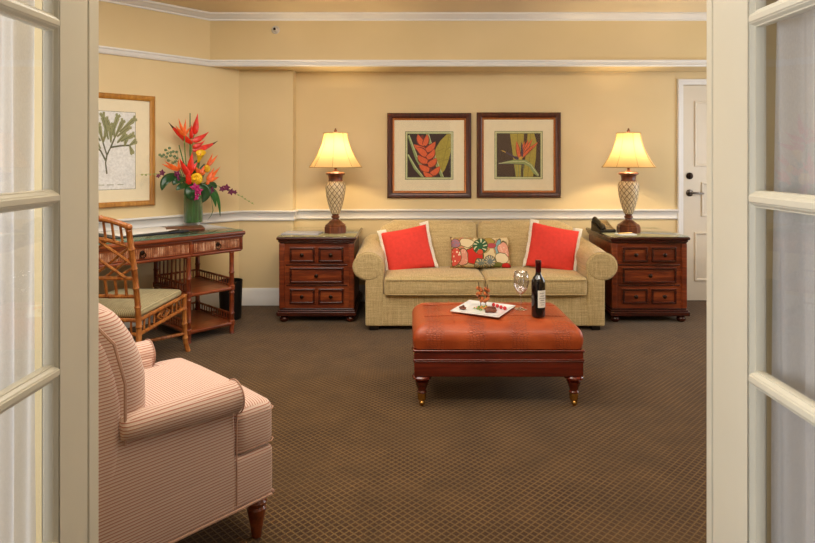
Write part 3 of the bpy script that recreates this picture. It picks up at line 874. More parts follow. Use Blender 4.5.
pe = MB(); pe.tube([(-.07, 0, .0045), (.06, 0, .0045), (.07, 0, .0045)], [.0045, .0045, .002], 8); pe = pe.build('pen', W['brass']); pe.location = (1.80, 4.955, .7108); pe.rotation_euler = (0, 0, R(20))
tag(pe, 'thin pale pen lying on the cream notepad', 'pen')
# ================================================================== OTTOMAN
OX = .4875; OY0 = 3.20; OY1 = 3.76; OT = .446
ott = thing('ottoman', 'tufted orange brown leather ottoman on turned wooden legs before the sofa', 'ottoman', (OX, (OY0 + OY1) / 2, 0))
hy = (OY1 - OY0) / 2
def ofn(u, P):
    x, y, z = P
    t = (z - .215) / (OT - .215)
    k = (1 - abs(u[0]) ** 3) * (1 - abs(u[1]) ** 3)
    z += .010 * k * max(0, u[2])
    b = math.sin(PI * max(0, min(1, (z - .318) / (OT - .318))))
    x += .006 * b * (1 if x > 0 else -1) * min(1, abs(u[0]) * 1.2); y += .006 * b * (1 if y > 0 else -1) * min(1, abs(u[1]) * 1.2)
    q = max(0, (z - (OT - .095)) / .095); sh = 1 - .045 / .454 * q ** 2.4; sv = 1 - .045 / .28 * q ** 2.4
    x *= sh; y *= sv
    if z < .312: x *= .985; y *= .975
    return (x, y, z)
ocx = MB().rbox(-.454, .454, -hy - .002, hy + .002, .215, OT, .040, 6, 40, ofn).build('cushion', W['croc'], ott, ang=70)
def otop(x, y): return OT + .010 * (1 - (abs(x) / .454) ** 3) * (1 - (abs(y) / .281) ** 3) + .0002
mb = MB()
for sg in (-1, 1):
    mb.tube([(sg * .235, -.235 + .47 * i / 24, otop(.235, -.235 + .47 * i / 24)) for i in range(25)], .0016, 6)
    mb.tube([(-.395 + .79 * i / 30, sg * .125, otop(-.395 + .79 * i / 30, .125)) for i in range(31)], .0016, 6)
mb.build('seam', W['croc'], ocx)
mb = MB(); mb.rbox(-.452, .452, -hy, hy, .166, .312, .006, 2, 1)
mb.build('apron', W['cherry_red'], ott)
mb = MB()
for z, r in ((.305, .007), (.257, .005), (.248, .004)):
    mb.rbox(-.452 - r, .452 + r, -hy - r, hy + r, z - r, z + r, r * .9, 3, 1)
mb.build('moulding', W['cherry_red'], ott)
for x in (-.41, .41):
    for y in (-hy + .04, hy - .04):
        lg = MB().lathe([(.024, .07), (.027, .076), (.022, .084), (.027, .10), (.037, .128), (.039, .135), (.032, .140), (.040, .146), (.053, .152), (.053, .160), (.046, .167)], (x, y, 0), 24).build('leg', W['cherry_red'], ott)
        mb = MB(); mb.lathe([(.019, .032), (.023, .036), (.0245, .074), (.0, .076)], (x, y, 0), 16)
        mb.box(x - .014, x - .009, y - .020, y + .012, .012, .036); mb.box(x + .009, x + .014, y - .020, y + .012, .012, .036)
        mb.lathe([(0, -.009), (.014, -.008), (.0165, -.004), (.0165, .004), (.014, .008), (0, .009)], (x, y - .008, .0165), 18, mat=Matrix.Rotation(PI / 2, 4, 'Y'))
        mb.build('caster', W['brass'], lg)

# ---- things on the ottoman
TZ = .4555
PLX, PLY = .438, 3.46
plate = thing('plate', 'square white plate of appetizers on the leather ottoman', 'plate', (PLX, PLY, TZ), R(-28))
plate_mesh = MB()
def plfn(u, P):
    x, y, z = P; e = max(abs(u[0]), abs(u[1])); return (x, y, z + (.010 * max(0, (e - .72) / .28) ** 1.5))
plate_mesh.rbox(-.145, .145, -.145, .145, 0, .007, .003, 2, 24, plfn)
plate_mesh.build('dish', W['white_china'], plate, ang=60)
c28, s28 = math.cos(R(-28)), math.sin(R(-28))
def onplate(x, y): return (PLX + x * c28 - y * s28, PLY + x * s28 + y * c28)
PZ = TZ + .0065
def food(name, mb, mats, label, cat, xy, z=PZ, rz=0, group=None):
    o = mb.build(name, mats, ang=60); o.location = (xy[0], xy[1], z); o.rotation_euler = (0, 0, rz); return tag(o, label, cat, group)
# garnish bed (uncountable), skewered shrimp tower, glazed meat, berries
mb = MB()
for i in range(70):
    a = random.random() * 2 * PI; r = random.random() ** .5
    x, y = r * .05 * math.cos(a), r * .036 * math.sin(a); z = .004 + .014 * random.random() * (1 - r * .6)
    d = Vector((random.uniform(-1, 1), random.uniform(-1, 1), random.uniform(-.2, .5))).normalized() * random.uniform(.008, .016)
    mb.tube([(x, y, z), (x + d.x * .5, y + d.y * .5, z + abs(d.z) * .5 + .002), (x + d.x, y + d.y, max(.001, z + d.z))], [.002, .0035, .001], 5, m=random.choice((0, 0, 0, 1, 2, 2)))
g = food('salad', mb, [W['salad'], W['salad_red'], W['salad_yellow']], 'small chopped vegetable salad in the middle of the plate', 'salad', onplate(.0, -.005)); g['kind'] = 'stuff'
for k, (dx, dy, tilt) in enumerate(((-.012, .012, -.10), (.014, .014, .10))):
    bx, by = onplate(-.015 + dx, .02 + dy)
    t = thing('skewer', ('left' if k == 0 else 'right') + ' skewer of grilled shrimp standing upright on the white plate', 'skewer', (bx, by, PZ), 0, 'shrimp skewers on the plate')
    def sp(z): return (tilt * z, 0, z)
    MB().tube([sp(.001), sp(.07), sp(.148 - .010 * k)], [.0022, .0025, .0022], 6).build('stick', W['skewer'], t)
    for q, z in enumerate((.046, .076, .104)):
        mb = MB(); cx, cy_, cz = sp(z); a0 = random.uniform(0, 6.28)
        pts = [(cx + .0125 * math.cos(a0 + w), cy_ + .0125 * math.sin(a0 + w) * .7, cz + .010 * math.sin(w * .9 - 1.2)) for w in [i * .55 for i in range(9)]]
        mb.tube(pts, [.006, .010, .0115, .0115, .011, .0105, .009, .007, .004], 8)
        mb.build('shrimp', W['shrimp'], t)
mb = MB(); mb.sphere((0, 0, .014), .022, 16, sc=(1.5, .9, .66), jit=.5, seed=3); mb.sphere((.02, -.008, .012), .014, 12, sc=(1.2, 1, .8), jit=.5, seed=5)
food('grilled_meat', mb, W['cooked'], 'dark glazed piece of meat at the front of the plate', 'food', onplate(.058, -.045))
mb = MB(); mb.sphere((0, 0, .010), .016, 14, sc=(1.15, .9, .7), jit=.6, seed=9); mb.sphere((.004, 0, .019), .008, 10, sc=(1, 1, .9), jit=.6, seed=10)
food('grilled_meat', mb, W['cooked'], 'small brown bite alone at the left corner of the plate', 'food', onplate(-.105, -.06))
mb = MB(); mb.sphere((0, 0, .010), .018, 14, sc=(1.5, .8, .6), jit=.6, seed=12)
food('grilled_meat', mb, W['cooked'], 'charred slice of meat behind the glazed meat on the plate', 'food', onplate(.045, .005))
for k, (x, y) in enumerate(((.030, .088), (.059, .072), (.088, .054), (.116, .038))):
    mb = MB(); mb.sphere((0, 0, .0112), .0108, 12, sc=(1, 1, 1.05), jit=.25, seed=20 + k)
    nm = ('first', 'second', 'third', 'last')[k]
    food('raspberry', mb, W['raspberry'], '%s red raspberry of the row on the plate, counted from the left' % nm, 'raspberry', onplate(x, y), group='raspberries on the plate')
for k in range(3):
    mb = MB(); x, y = -.055 + .018 * k, -.028 + .014 * k
    mb.tube([(0, 0, .0025), (.012, .006, .006), (.026, .004, .003)], [.001, .0028, .0008], 6, flat=.5)
    food('herb_sprig', mb, W['salad'], ('leftmost', 'middle', 'rightmost')[k] + ' tiny green herb sprig left of the salad on the plate', 'herb', onplate(x, y), rz=k * .7, group='herb sprigs on the plate')

gl = thing('wine_glass', 'empty clear stemmed wine glass on the ottoman beside the bottle', 'glass', (.660, 3.49, TZ + .0005))
MB().lathe([(0, .0), (.036, .0005), (.037, .002), (.022, .004), (.008, .009), (.0045, .02), (.0042, .07), (.006, .088), (.010, .094)], n=28).build('stem', W['wine_glass'], gl)
MB().lathe([(.004, .090), (.012, .094), (.028, .108), (.040, .130), (.0452, .155), (.044, .185), (.0385, .217)], n=32, cap=False).build('bowl', W['wine_glass'], gl, solid=.0012, ang=180)

bt = thing('wine_bottle', 'dark red wine bottle with white label on the ottoman', 'bottle', (.727, 3.335, TZ + .0005))
MB().lathe([(.0, .003), (.030, .0), (.036, .003), (.038, .010), (.038, .182), (.0365, .198), (.030, .214), (.020, .228), (.0155, .240), (.0145, .255), (.0145, .262)], n=36).build('glass_body', W['wine_glass_dark'], bt)
MB().lathe([(.0152, .246), (.0156, .248), (.0156, .292), (.0168, .294), (.0168, .304), (.0156, .306), (.0156, .311), (.0, .312)], n=28).build('foil_cap', W['foil'], bt)
mb = MB(); vs = []; fs = []; n = 18
for z in (.055, .150):
    for i in range(n + 1):
        a = R(-16 + 86 * i / n); vs.append((.0384 * math.sin(a), -.0384 * math.cos(a), z))
for i in range(n): fs.append((i, i + 1, n + 2 + i, n + 1 + i))
lab = mb.add(vs, fs).build('label', W['paper'], bt, ang=180)
mb = MB()
for z, h, a0, a1 in ((.132, .005, 0, 50), (.118, .003, 4, 46), (.104, .005, -2, 52), (.094, .003, 6, 44), (.082, .002, 0, 50), (.070, .002, 8, 42)):
    vs = []; fs = []; k = 12
    for zz in (z, z + h):
        for i in range(k + 1):
            a = R(a0 + (a1 - a0) * i / k); vs.append((.03875 * math.sin(a), -.03875 * math.cos(a), zz))
    mb.add(vs, [(i, i + 1, k + 2 + i, k + 1 + i) for i in range(0, k, 2)] if h > .004 else [(i, i + 1, k + 2 + i, k + 1 + i) for i in range(k)])
mb.build('label_print', W['label_ink'], lab, ang=180)

# ================================================================== PICTURES
def strip(pts, w):
    L = []; Rr = []; n = len(pts)
    for i, p in enumerate(pts):
        a = pts[max(0, i - 1)]; b = pts[min(n - 1, i + 1)]
        d = Vector((b[0] - a[0], b[1] - a[1])).normalized(); q = w[i] if hasattr(w, '__len__') else w
        L.append((p[0] - d.y * q / 2, p[1] + d.x * q / 2)); Rr.append((p[0] + d.y * q / 2, p[1] - d.x * q / 2))
    return L + Rr[::-1]
def blade(b, t, w, bend=0.0):
    b = Vector(b); t = Vector(t); d = t - b; nrm = Vector((-d.y, d.x)).normalized()
    pts = []; ws = []
    for i in range(9):
        s = i / 8; p = b + d * s + nrm * bend * math.sin(PI * s); pts.append((p.x, p.y)); ws.append(max(.002, w * (math.sin(PI * min(1, s * .8 + .2)) ** .8)))
    return strip(pts, ws)
class Art:
    def __init__(s, x0, z0, sx_, sz_, y):
        s.a = (x0, z0, sx_, sz_); s.y = y; s.mb = MB(); s.k = 0
    def p(s, pts, m):
        s.k += 1; x0, z0, sx_, sz_ = s.a
        s.mb.poly([(x0 + min(1, max(0, u)) * sx_, s.y - .00006 * s.k, z0 + min(1, max(0, v)) * sz_) for u, v in pts], m)
def frame_mesh(w, h, fw, d, lip=.0):
    mb = MB(); prof = [(0, 0), (0, d * .7), (fw * .25, d), (fw * .6, d * .92), (fw, d * .6), (fw, 0)]
    n = len(prof); vs = []; fs = []
    for (x, z, ox, oz) in ((-w / 2, -h / 2, 1, 1), (w / 2, -h / 2, -1, 1), (w / 2, h / 2, -1, -1), (-w / 2, h / 2, 1, -1)):
        for o, q in prof: vs.append((x + ox * o, -q, z + oz * o))
    for i in range(4):
        j = (i + 1) % 4
        for k in range(n):
            l = (k + 1) % n; fs.append((i * n + k, j * n + k, j * n + l, i * n + l))
    return mb.add(vs, fs)
def picture(label, w, h, fw, frame_mat, lipw, lip_mat, loc, rz, art_fn, aw, ah, group=None, green=True):
    t = thing('framed_picture', label, 'picture', loc, rz, group)
    f = frame_mesh(w, h, fw, .034).build('frame', frame_mat, t, ang=25)
    if lipw:
        frame_mesh(w - 2 * fw + .004, h - 2 * fw + .004, lipw, .022).build('inner_lip', lip_mat, f, ang=25)
    iw, ih = w - 2 * fw + .01, h - 2 * fw + .01
    MB().box(-iw / 2, iw / 2, -.012, -.002, -ih / 2, ih / 2).build('mat_board', W['mat_board'], t, smooth=False)
    art_fn(t, aw, ah)
    MB().box(-iw / 2, iw / 2, -.0172, -.0160, -ih / 2, ih / 2).build('glass_pane', W['glass'], t, smooth=False)
    return t
PM = ['pbrown', 'pleaf', 'porange', 'pgreen', 'pdark', 'ppurple', 'pwhite', 'psage', 'pstem', 'pyellow', 'pvein', 'plight', 'mat_green']
PI_ = {k: i for i, k in enumerate(PM)}
def cv(x, y): return ((x - 148) / 240, 1 - (y - 153) / 237)
def border_rects(A, aw, ah):
    pass
def art_base(t, aw, ah, bg):
    A = Art(-aw / 2, -ah / 2, aw, ah, -.0122)
    e = .022
    def q(o, m):
        A.k += 1; A.mb.poly([(sx_ * (aw / 2 + o), A.y - .00006 * A.k, sz_ * (ah / 2 + o)) for sx_, sz_ in ((-1, -1), (1, -1), (1, 1), (-1, 1))], m)
    if e and bg == 'pbrown': q(.0235, PI_['mat_green']); q(.0185, PI_['plight']); q(.004, PI_['mat_green'])
    else: q(.003, PI_['pstem'])
    q(0, PI_[bg]); return A
def art_heliconia(t, aw, ah):
    A = art_base(t, aw, ah, 'pbrown'); P = lambda pts: [cv(*p) for p in pts]
    A.p(P([(388, 153), (365, 155), (330, 190), (305, 230), (296, 270), (300, 320), (318, 365), (335, 375), (355, 350), (375, 300), (388, 250)]), PI_['pleaf'])
    for a, b in (((380, 160), (330, 370)), ((352, 250), (384, 225)), ((338, 300), (380, 290)), ((355, 230), (310, 250)), ((345, 290), (302, 300))):
        A.p(strip([cv(*a), cv(*b)], .008), PI_['pvein'])
    A.p(strip([cv(258, 150), cv(300, 290), cv(340, 392)], .07), PI_['pgreen'])
    A.p(strip([cv(265, 150), cv(306, 290), cv(348, 392)], .015), PI_['plight'])
    A.p(strip([cv(150, 160), cv(200, 290), cv(258, 392)], .075), PI_['pgreen']); A.p(strip([cv(155, 160), cv(206, 290), cv(264, 392)], .018), PI_['plight'])
    A.p(strip([cv(146, 268), cv(190, 340), cv(230, 392)], .07), PI_['pgreen']); A.p(strip([cv(150, 266), cv(194, 338), cv(236, 392)], .018), PI_['plight'])
    A.p(strip([cv(228, 160), cv(240, 240), cv(262, 310), cv(290, 392)], .06), PI_['pdark'])
    for b, tp, w, bd in (((240, 215), (205, 155), .16, .03), ((240, 215), (256, 155), .14, -.02), ((245, 240), (182, 210), .15, .03), ((250, 245), (302, 195), .16, -.03), ((250, 275), (194, 228), .17, -.02),
                         ((255, 285), (296, 235), .15, -.04), ((258, 305), (205, 268), .17, .04), ((262, 325), (308, 285), .17, -.03), ((268, 350), (212, 320), .16, .03), ((275, 375), (328, 330), .15, -.03), ((285, 392), (236, 360), .14, .02)):
        A.p(blade(cv(*b), cv(*tp), w * 1.1, bd), PI_['pdark']); A.p(blade(cv(*b), cv(*tp), w * .8, bd), PI_['porange'])
    A.mb.build('print', [W[k] for k in PM], t, smooth=False, merge=0)
def art_paradise(t, aw, ah):
    A = art_base(t, aw, ah, 'pbrown'); P = lambda pts: [cv(*p) for p in pts]
    A.p(P([(220, 153), (298, 153), (294, 230), (286, 310), (278, 390), (252, 390), (238, 290)]), PI_['pleaf'])
    A.p(P([(318, 153), (355, 153), (368, 200), (364, 290), (348, 390), (292, 390), (306, 280), (314, 210)]), PI_['pleaf'])
    A.p(strip([cv(262, 153), cv(266, 270), cv(268, 390)], .012), PI_['pvein']); A.p(strip([cv(334, 153), cv(332, 270), cv(318, 390)], .012), PI_['pvein'])
    for x in (250, 264, 278, 292): A.p(strip([cv(x, 318), cv(x + 3, 390)], .014), PI_['pgreen'])
    for b, tp, w in (((272, 285), (256, 195), .075), ((285, 280), (300, 196), .06), ((290, 275), (322, 186), .06), ((292, 272), (345, 182), .06), ((295, 270), (378, 200), .06), ((295, 275), (352, 216), .07), ((290, 280), (335, 232), .06)):
        A.p(blade(cv(*b), cv(*tp), w * 1.4), PI_['pdark']); A.p(blade(cv(*b), cv(*tp), w), PI_['porange'])
    A.p(blade(cv(288, 285), cv(284, 196), .05), PI_['ppurple']); A.p(blade(cv(262, 292), cv(178, 246), .04), PI_['ppurple']); A.p(blade(cv(196, 256), cv(170, 244), .02), PI_['pyellow'])
    A.p(blade(cv(268, 292), cv(236, 280), .07), PI_['ppurple']); A.p(blade(cv(270, 292), cv(292, 282), .06), PI_['pyellow'])
    A.p(P([(154, 318), (200, 306), (245, 296), (310, 298), (342, 322), (382, 378), (376, 390), (350, 372), (326, 334), (296, 322), (230, 320)]), PI_['pgreen'])
    A.p(strip([cv(156, 318), cv(220, 308), cv(300, 306), cv(336, 326), cv(378, 384)], .02), PI_['plight'])
    A.p(strip([cv(156, 320), cv(230, 320), cv(296, 323)], .014), PI_['ppurple'])
    A.mb.build('print', [W[k] for k in PM], t, smooth=False, merge=0)
picture('square dark framed print of an orange heliconia, left of the pair above the sofa', .778, .788, .048, W['frame_dark'], .02, W['frame_copper'], (.2015, BY - .0005, 1.358), 0, art_heliconia, .40, .40, 'pair of prints above the sofa')
picture('square dark framed bird of paradise print, right of the pair above the sofa', .778, .790, .048, W['frame_dark'], .02, W['frame_copper'], (1.031, BY - .0005, 1.362), 0, art_paradise, .40, .40, 'pair of prints above the sofa')
def art_seaweed(t, aw, ah):
    A = art_base(t, aw, ah, 'pwhite')
    A.a = (A.a[0] + .045 * aw, A.a[1], A.a[2], A.a[3])
    def br(pts, w, m='pstem'): A.p(strip(pts, w), PI_[m])
    br([(.50, .20), (.48, .34), (.50, .44), (.56, .54)], [.024, .022, .024, .020]); br([(.49, .36), (.40, .50), (.30, .56)], [.026, .024, .02]); br([(.56, .54), (.62, .66)], .024); br([(.56, .54), (.70, .56), (.86, .57)], [.024, .022, .02])
    br([(.50, .44), (.44, .60)], .022)
    fans = [((.62, .66), (.60, .82)), ((.62, .66), (.74, .86)), ((.66, .68), (.84, .80)), ((.70, .74), (.92, .90)), ((.60, .70), (.50, .88)), ((.44, .60), (.38, .80)), ((.44, .60), (.50, .78)), ((.40, .62), (.26, .78)),
            ((.30, .56), (.16, .66)), ((.30, .56), (.20, .80)), ((.22, .62), (.08, .76)), ((.86, .57), (.95, .62)), ((.86, .57), (.90, .48)), ((.78, .56), (.80, .64)), ((.56, .60), (.56, .74)), ((.66, .60), (.78, .70)), ((.14, .60), (.04, .56)), ((.40, .52), (.30, .68)), ((.52, .64), (.44, .92)), ((.58, .70), (.66, .92)), ((.72, .62), (.90, .70))]
    for a, b in fans:
        d = Vector((b[0] - a[0], b[1] - a[1])); e = Vector(a) + d * 1.0
        A.p(strip([a, (a[0] + d.x * .5, a[1] + d.y * .5), tuple(e)], [.022, .045, .075]), PI_['psage'])
        for q in (-1, 1):
            nn = Vector((-d.y, d.x)).normalized() * .032 * q
            A.p(strip([(e.x, e.y), (e.x + nn.x + d.x * .22, e.y + nn.y + d.y * .22)], [.045, .035]), PI_['psage'])
        A.p(strip([a, tuple(e)], .008), PI_['pstem'])
    for x in (.2, .36, .5, .66): br([(x, .06), (x + .1, .06)], .006, 'psage')
    A.mb.build('print', [W[k] for k in PM], t, smooth=False, merge=0)
t_pic = (CY - 4.873) / WD.y
pw, phh = .78, .88
pc = on_wall(t_pic + pw / 2, .0005)
picture('honey wood framed seaweed print on the left wall above the desk', pw, phh, .042, W['frame_gold'], 0, None, (pc.x, pc.y, 1.393), WPHI, art_seaweed, .47, .60)
# ================================================================== WRITING DESK
def cane(mb, pts, r, node=.13, n=10, m=0, taper=1.0):
    """bamboo/rattan pole: path resampled, swollen ring at every node"""
    P = [Vector(p) for p in pts]; out = []; rs = []
    L = [0]
    for a, b in zip(P, P[1:]): L.append(L[-1] + (b - a).length)
    T = L[-1]; k = max(1, round(T / node)); marks = []
    for i in range(k + 1):
        s = T * i / k
        for d, q in ((-.010, 1.0), (-.004, 1.16), (0, 1.24), (.004, 1.16), (.010, 1.0)):
            if 0 <= s + d <= T: marks.append((s + d, q))
    marks += [(l, 1.0) for l in L]
    marks.sort(); last = -1
    for s, q in marks:
        if s - last < 5e-4: continue
        last = s
        j = max(0, min(len(P) - 2, next((i for i in range(len(L) - 1) if L[i + 1] >= s - 1e-9), len(P) - 2)))
        f = (s - L[j]) / max(1e-9, L[j + 1] - L[j]); out.append(P[j].lerp(P[j + 1], f)); rs.append(r * q * (1 + (taper - 1) * s / T))
    return mb.tube(out, rs, n, m)
DESK = Vector((-1.246, 4.634)) - WD * .79 - WN * .35
desk = thing('writing_desk', 'rattan trimmed wooden writing desk with glass top along the left wall', 'desk', (DESK.x, DESK.y, 0), WPHI)
DT = .774
mb = MB(); mb.rbox(-.79, .79, -.35, .35, DT - .032, DT, .012, 4, 1); mb.rbox(-.775, .775, -.337, .337, DT - .046, DT - .03, .004, 2, 1)
mb.build('top', W['desk_wood'], desk)
mb = MB(); mb.rbox(-.77, .77, -.335, .335, DT + .0005, DT + .008, .002, 1, 1); mb.build('glass_top', W['tabletop_glass'], desk)
mb = MB()
for y in (-.3358, .3345): mb.box(-.77, .77, y, y + .0012, DT + .001, DT + .0075)
for x in (-.7708, .7696): mb.box(x, x + .0012, -.335, .335, DT + .001, DT + .0075)
mb.build('glass_edge', W['glass_edge'], desk)
mb = MB(); mb.box(-.755, .755, -.322, .325, .640, DT - .044)
mb.rbox(-.765, .765, -.334, .33, .618, .642, .010, 4, 1)
for x in (-.762, -.355, .355, .762): mb.rbox(x - .010, x + .010, -.336, -.318, .628, DT - .04, .008, 3, 1)
for y in (-.32, .31): pass
mb.build('apron', W['desk_wood'], desk)
def desk_drawer(x0, x1):
    mb = MB(); mb.box(x0, x1, -.328, -.318, .648, .722)
    n = int((x1 - x0 - .02) / .0125)
    for i in range(n):
        x = x0 + .014 + (x1 - x0 - .028) * i / (n - 1)
        mb.tube([(x, -.328, .653), (x, -.3295, .668), (x, -.328, .671), (x, -.3295, .690), (x, -.328, .693), (x, -.328, .717)], .0046, 6, m=1)
    for z in (.648, .722): mb.tube([(x0, -.330, z), (x1, -.330, z)], .005, 6)
    for x in (x0, x1): mb.tube([(x, -.330, .648), (x, -.330, .722)], .005, 6)
    d = mb.build('drawer', [W['desk_wood'], W['reed']], desk)
    c = (x0 + x1) / 2; mb = MB()
    mb.lathe([(0, 0), (.016, .0), (.015, .004), (.008, .007), (.008, .012), (0, .014)], (c, -.333, .692), 16, mat=Rx)
    mb.tube([(c + .019 * math.sin(2 * PI * i / 20), -.345 - .002 * math.cos(2 * PI * i / 20), .677 + .019 * math.cos(2 * PI * i / 20)) for i in range(21)], .0034, 6, cap=False)
    mb.build('ring_pull', W['knob'], d)
desk_drawer(.367, .752); desk_drawer(-.343, .343); desk_drawer(-.752, -.367)
for sg in (1, -1):
    xi, xo = (.335, .68) if sg > 0 else (.50, .70)
    for x in (xi, xo):
        for y in (-.325, .205):
            mb = MB(); cane(mb, [(sg * x, y, 0), (sg * x, y, .62)], .0175, .155, 12)
            for z in (.068, .335): mb.lathe([(.018, z - .006), (.024, z), (.024, z + .03), (.018, z + .036)], (sg * x, y, 0), 14, cap=False)
            mb.build('leg', W['rattan_dark'], desk)
    for z in (.078, .345):
        xa, xb = sorted((sg * (xi - .02), sg * (xo + .02)))
        MB().rbox(xa, xb, -.345, .225, z - .012, z + .014, .010, 3, 1).build('shelf', W['desk_wood'], desk)
        mb = MB()
        for x in (sg * xi, sg * xo):
            cane(mb, [(x, -.325, z + .072), (x, .205, z + .072)], .0085, .2, 8); cane(mb, [(x, -.325, z + .022), (x, .205, z + .022)], .006, .3, 8)
            for i in range(1, 14): mb.tube([(x, -.325 + .53 * i / 14, z + .01), (x, -.325 + .53 * i / 14, z + .072)], .0045, 6)
        y = .205
        cane(mb, [(sg * xi, y, z + .072), (sg * xo, y, z + .072)], .0085, .2, 8)
        for i in range(1, 9): mb.tube([(sg * (xi + (xo - xi) * i / 9), y, z + .01), (sg * (xi + (xo - xi) * i / 9), y, z + .072)], .0045, 6)
        mb.build('gallery_rail', W['rattan_dark'], desk)
# spindle screen at the back of the kneehole side
mb = MB()
for x in (.335, -.50):
    mb = MB(); mb.tube([(x, -.32, .61), (x, .2, .61)], .007, 6)
    for i in range(1, 8): mb.tube([(x, -.325 + .53 * i / 8, .41), (x, -.325 + .53 * i / 8, .62)], .006, 6)
    mb.build('side_screen', W['rattan_dark'], desk)
def on_desk(x, y, z=0):
    return (DESK.x + WD.x * x + -WN.x * y, DESK.y + WD.y * x - WN.y * y, DT + .0085 + z)

# things on the desk
def flat_thing(name, mb, mats, label, cat, xy, rz, z=0, **k):
    o = mb.build(name, mats, **k); o.location = on_desk(xy[0], xy[1], z); o.rotation_euler = (0, 0, WPHI + rz); return tag(o, label, cat)
flat_thing('leather_folder', MB().rbox(-.14, .14, -.11, .11, 0, .014, .004, 2, 1), W['brownleather'], 'brown leather folder lying on the desk in front of the flower vase', 'folder', (.484, .035), R(-22))
bl = flat_thing('desk_blotter', MB().rbox(-.30, .27, -.19, .19, 0, .010, .004, 2, 1), W['blackleather'], 'dark leather desk blotter under a white sheet on the desk', 'blotter', (.155, .03), R(4))
flat_thing('paper_sheet', MB().rbox(-.24, .235, -.15, .16, 0, .003, .001, 1, 1), W['paper'], 'white paper sheets lying on the dark desk blotter', 'paper', (.145, .04), R(6), .0105)
pn = flat_thing('pen', MB().tube([(-.07, 0, .005), (.05, 0, .005), (.07, 0, .005)], [.005, .005, .0015], 8), W['chrome'], 'silver pen lying across the dark desk blotter front edge', 'pen', (.33, -.12), R(30), .0105)

# ---- wastebasket
wb = MB(); wb.lathe([(.0, .012), (.080, .012), (.084, .02), (.091, .315), (.094, .318), (.096, .318), (.097, .312), (.096, .30), (.086, .004), (.082, 0), (0, 0)], n=36)
o = wb.build('wastebasket', W['blackmatte']); o.location = (-1.474, 5.0, 0); tag(o, 'black round wastebasket on the carpet behind the desk', 'wastebasket')

# ================================================================== DESK CHAIR
dc = thing('desk_chair', 'honey coloured rattan desk chair with lattice back at the writing desk', 'chair', (-1.786, 3.857, 0), R(-3.3))
for sg in (-1, 1):
    mb = MB(); cane(mb, [(sg * .24, -.375, 0), (sg * .24, -.352, .2), (sg * .24, -.343, .34), (sg * .24, -.362, .50), (sg * .24, -.40, .70), (sg * .238, -.455, .93)], .0165, .115, 12)
    mb.sphere((sg * .238, -.458, .945), .022, 14, sc=(1, 1, .9))
    mb.build('rear_leg', W['bamboo'], dc)
    mb = MB(); cane(mb, [(sg * .252, .305, 0), (sg * .243, .285, .07), (sg * .24, .275, .16), (sg * .24, .272, .40)], .0165, .11, 12)
    mb.build('front_leg', W['bamboo'], dc)
def by(z): # back plane depth at height
    pts = [(.34, -.343), (.50, -.362), (.70, -.40), (.93, -.455), (1.1, -.495)]
    for (z0, y0), (z1, y1) in zip(pts, pts[1:]):
        if z <= z1: return y0 + (y1 - y0) * (z - z0) / (z1 - z0)
    return -.495
def arch(x, z, k): return z + k * (1 - (x / .24) ** 2)
mb = MB()
xs = [-.24 + .48 * i / 14 for i in range(15)]
cane(mb, [(x, by(arch(x, .945, .055)), arch(x, .945, .055)) for x in xs], .0165, .16, 10)
mb.build('crest_rail', W['bamboo'], dc)
mb = MB()
cane(mb, [(x, by(arch(x, .822, .055)), arch(x, .822, .055)) for x in xs], .012, .16, 8)
for z in (.640, .532): cane(mb, [(x, by(z), z) for x in (-.24, 0, .24)], .012, .16, 8)
mb.build('back_rail', W['bamboo'], dc)
for i in range(1, 10):
    x = -.24 + .048 * i; mb = MB(); cane(mb, [(x, by(arch(x, .83, .05)), arch(x, .83, .05)), (x, by(arch(x, .94, .05)), arch(x, .94, .05))], .0075, .5, 7); mb.build('spindle', W['bamboo'], dc)
for i in range(1, 8):
    x = -.24 + .06 * i; mb = MB(); cane(mb, [(x, by(.535), .535), (x, by(.64), .64)], .0085, .5, 7); mb.build('spindle', W['bamboo'], dc)
mb = MB()
def bp(x, z, dy=0): return (x, by(z) + dy, z)
for sg in (-1, 1):
    for (xa, za, xb, zb) in ((.225, .825, -.02, .645), (.225, .70, .13, .645), (.10, .865, -.19, .645), (-.05, .87, -.235, .73), (.225, .765, .06, .645)):
        cane(mb, [bp(sg * xa, za, .008 * sg), bp(sg * (xa + xb) / 2, (za + zb) / 2, .008 * sg), bp(sg * xb, zb, .008 * sg)], .0085, .1, 7)
mb.build('lattice', W['bamboo'], dc)
mb = MB()
for z in (.388, .305):
    for sg in (-1, 1): cane(mb, [(sg * .24, -.345, z), (sg * .24, .272, z)], .012, .15, 8)
    for y in (-.343, .272): cane(mb, [(-.24, y, z), (.24, y, z)], .012, .15, 8)
for sg in (-1, 1):
    for i in (1, 2, 3, 7, 8, 9):
        y = -.345 + .617 * i / 10; mb.tube([(sg * .24, y, .305), (sg * .24, y, .388)], .0065, 7)
    for (ya, za, yb, zb) in ((-.12, .3465, -.036, .388), (-.036, .388, .048, .3465), (.048, .3465, -.036, .305), (-.036, .305, -.12, .3465), (-.08, .3465, -.036, .368), (-.036, .368, .008, .3465), (.008, .3465, -.036, .325), (-.036, .325, -.08, .3465)):
        mb.tube([(sg * .24, ya, za), (sg * .24, yb, zb)], .0055, 6)
for i in range(1, 10): mb.tube([(-.24 + .048 * i, .272, .305), (-.24 + .048 * i, .272, .388)], .0065, 7)
for i in range(1, 10): mb.tube([(-.24 + .048 * i, -.343, .305), (-.24 + .048 * i, -.343, .388)], .0065, 7)
mb.build('seat_rail', W['bamboo'], dc)
mb = MB()
for sg in (-1, 1): cane(mb, [(-sg * .24, -.35, .13), (0, -.04, .13 + .012 * sg), (sg * .24, .275, .13)], .011, .16, 8)
mb.build('stretcher', W['bamboo'], dc)
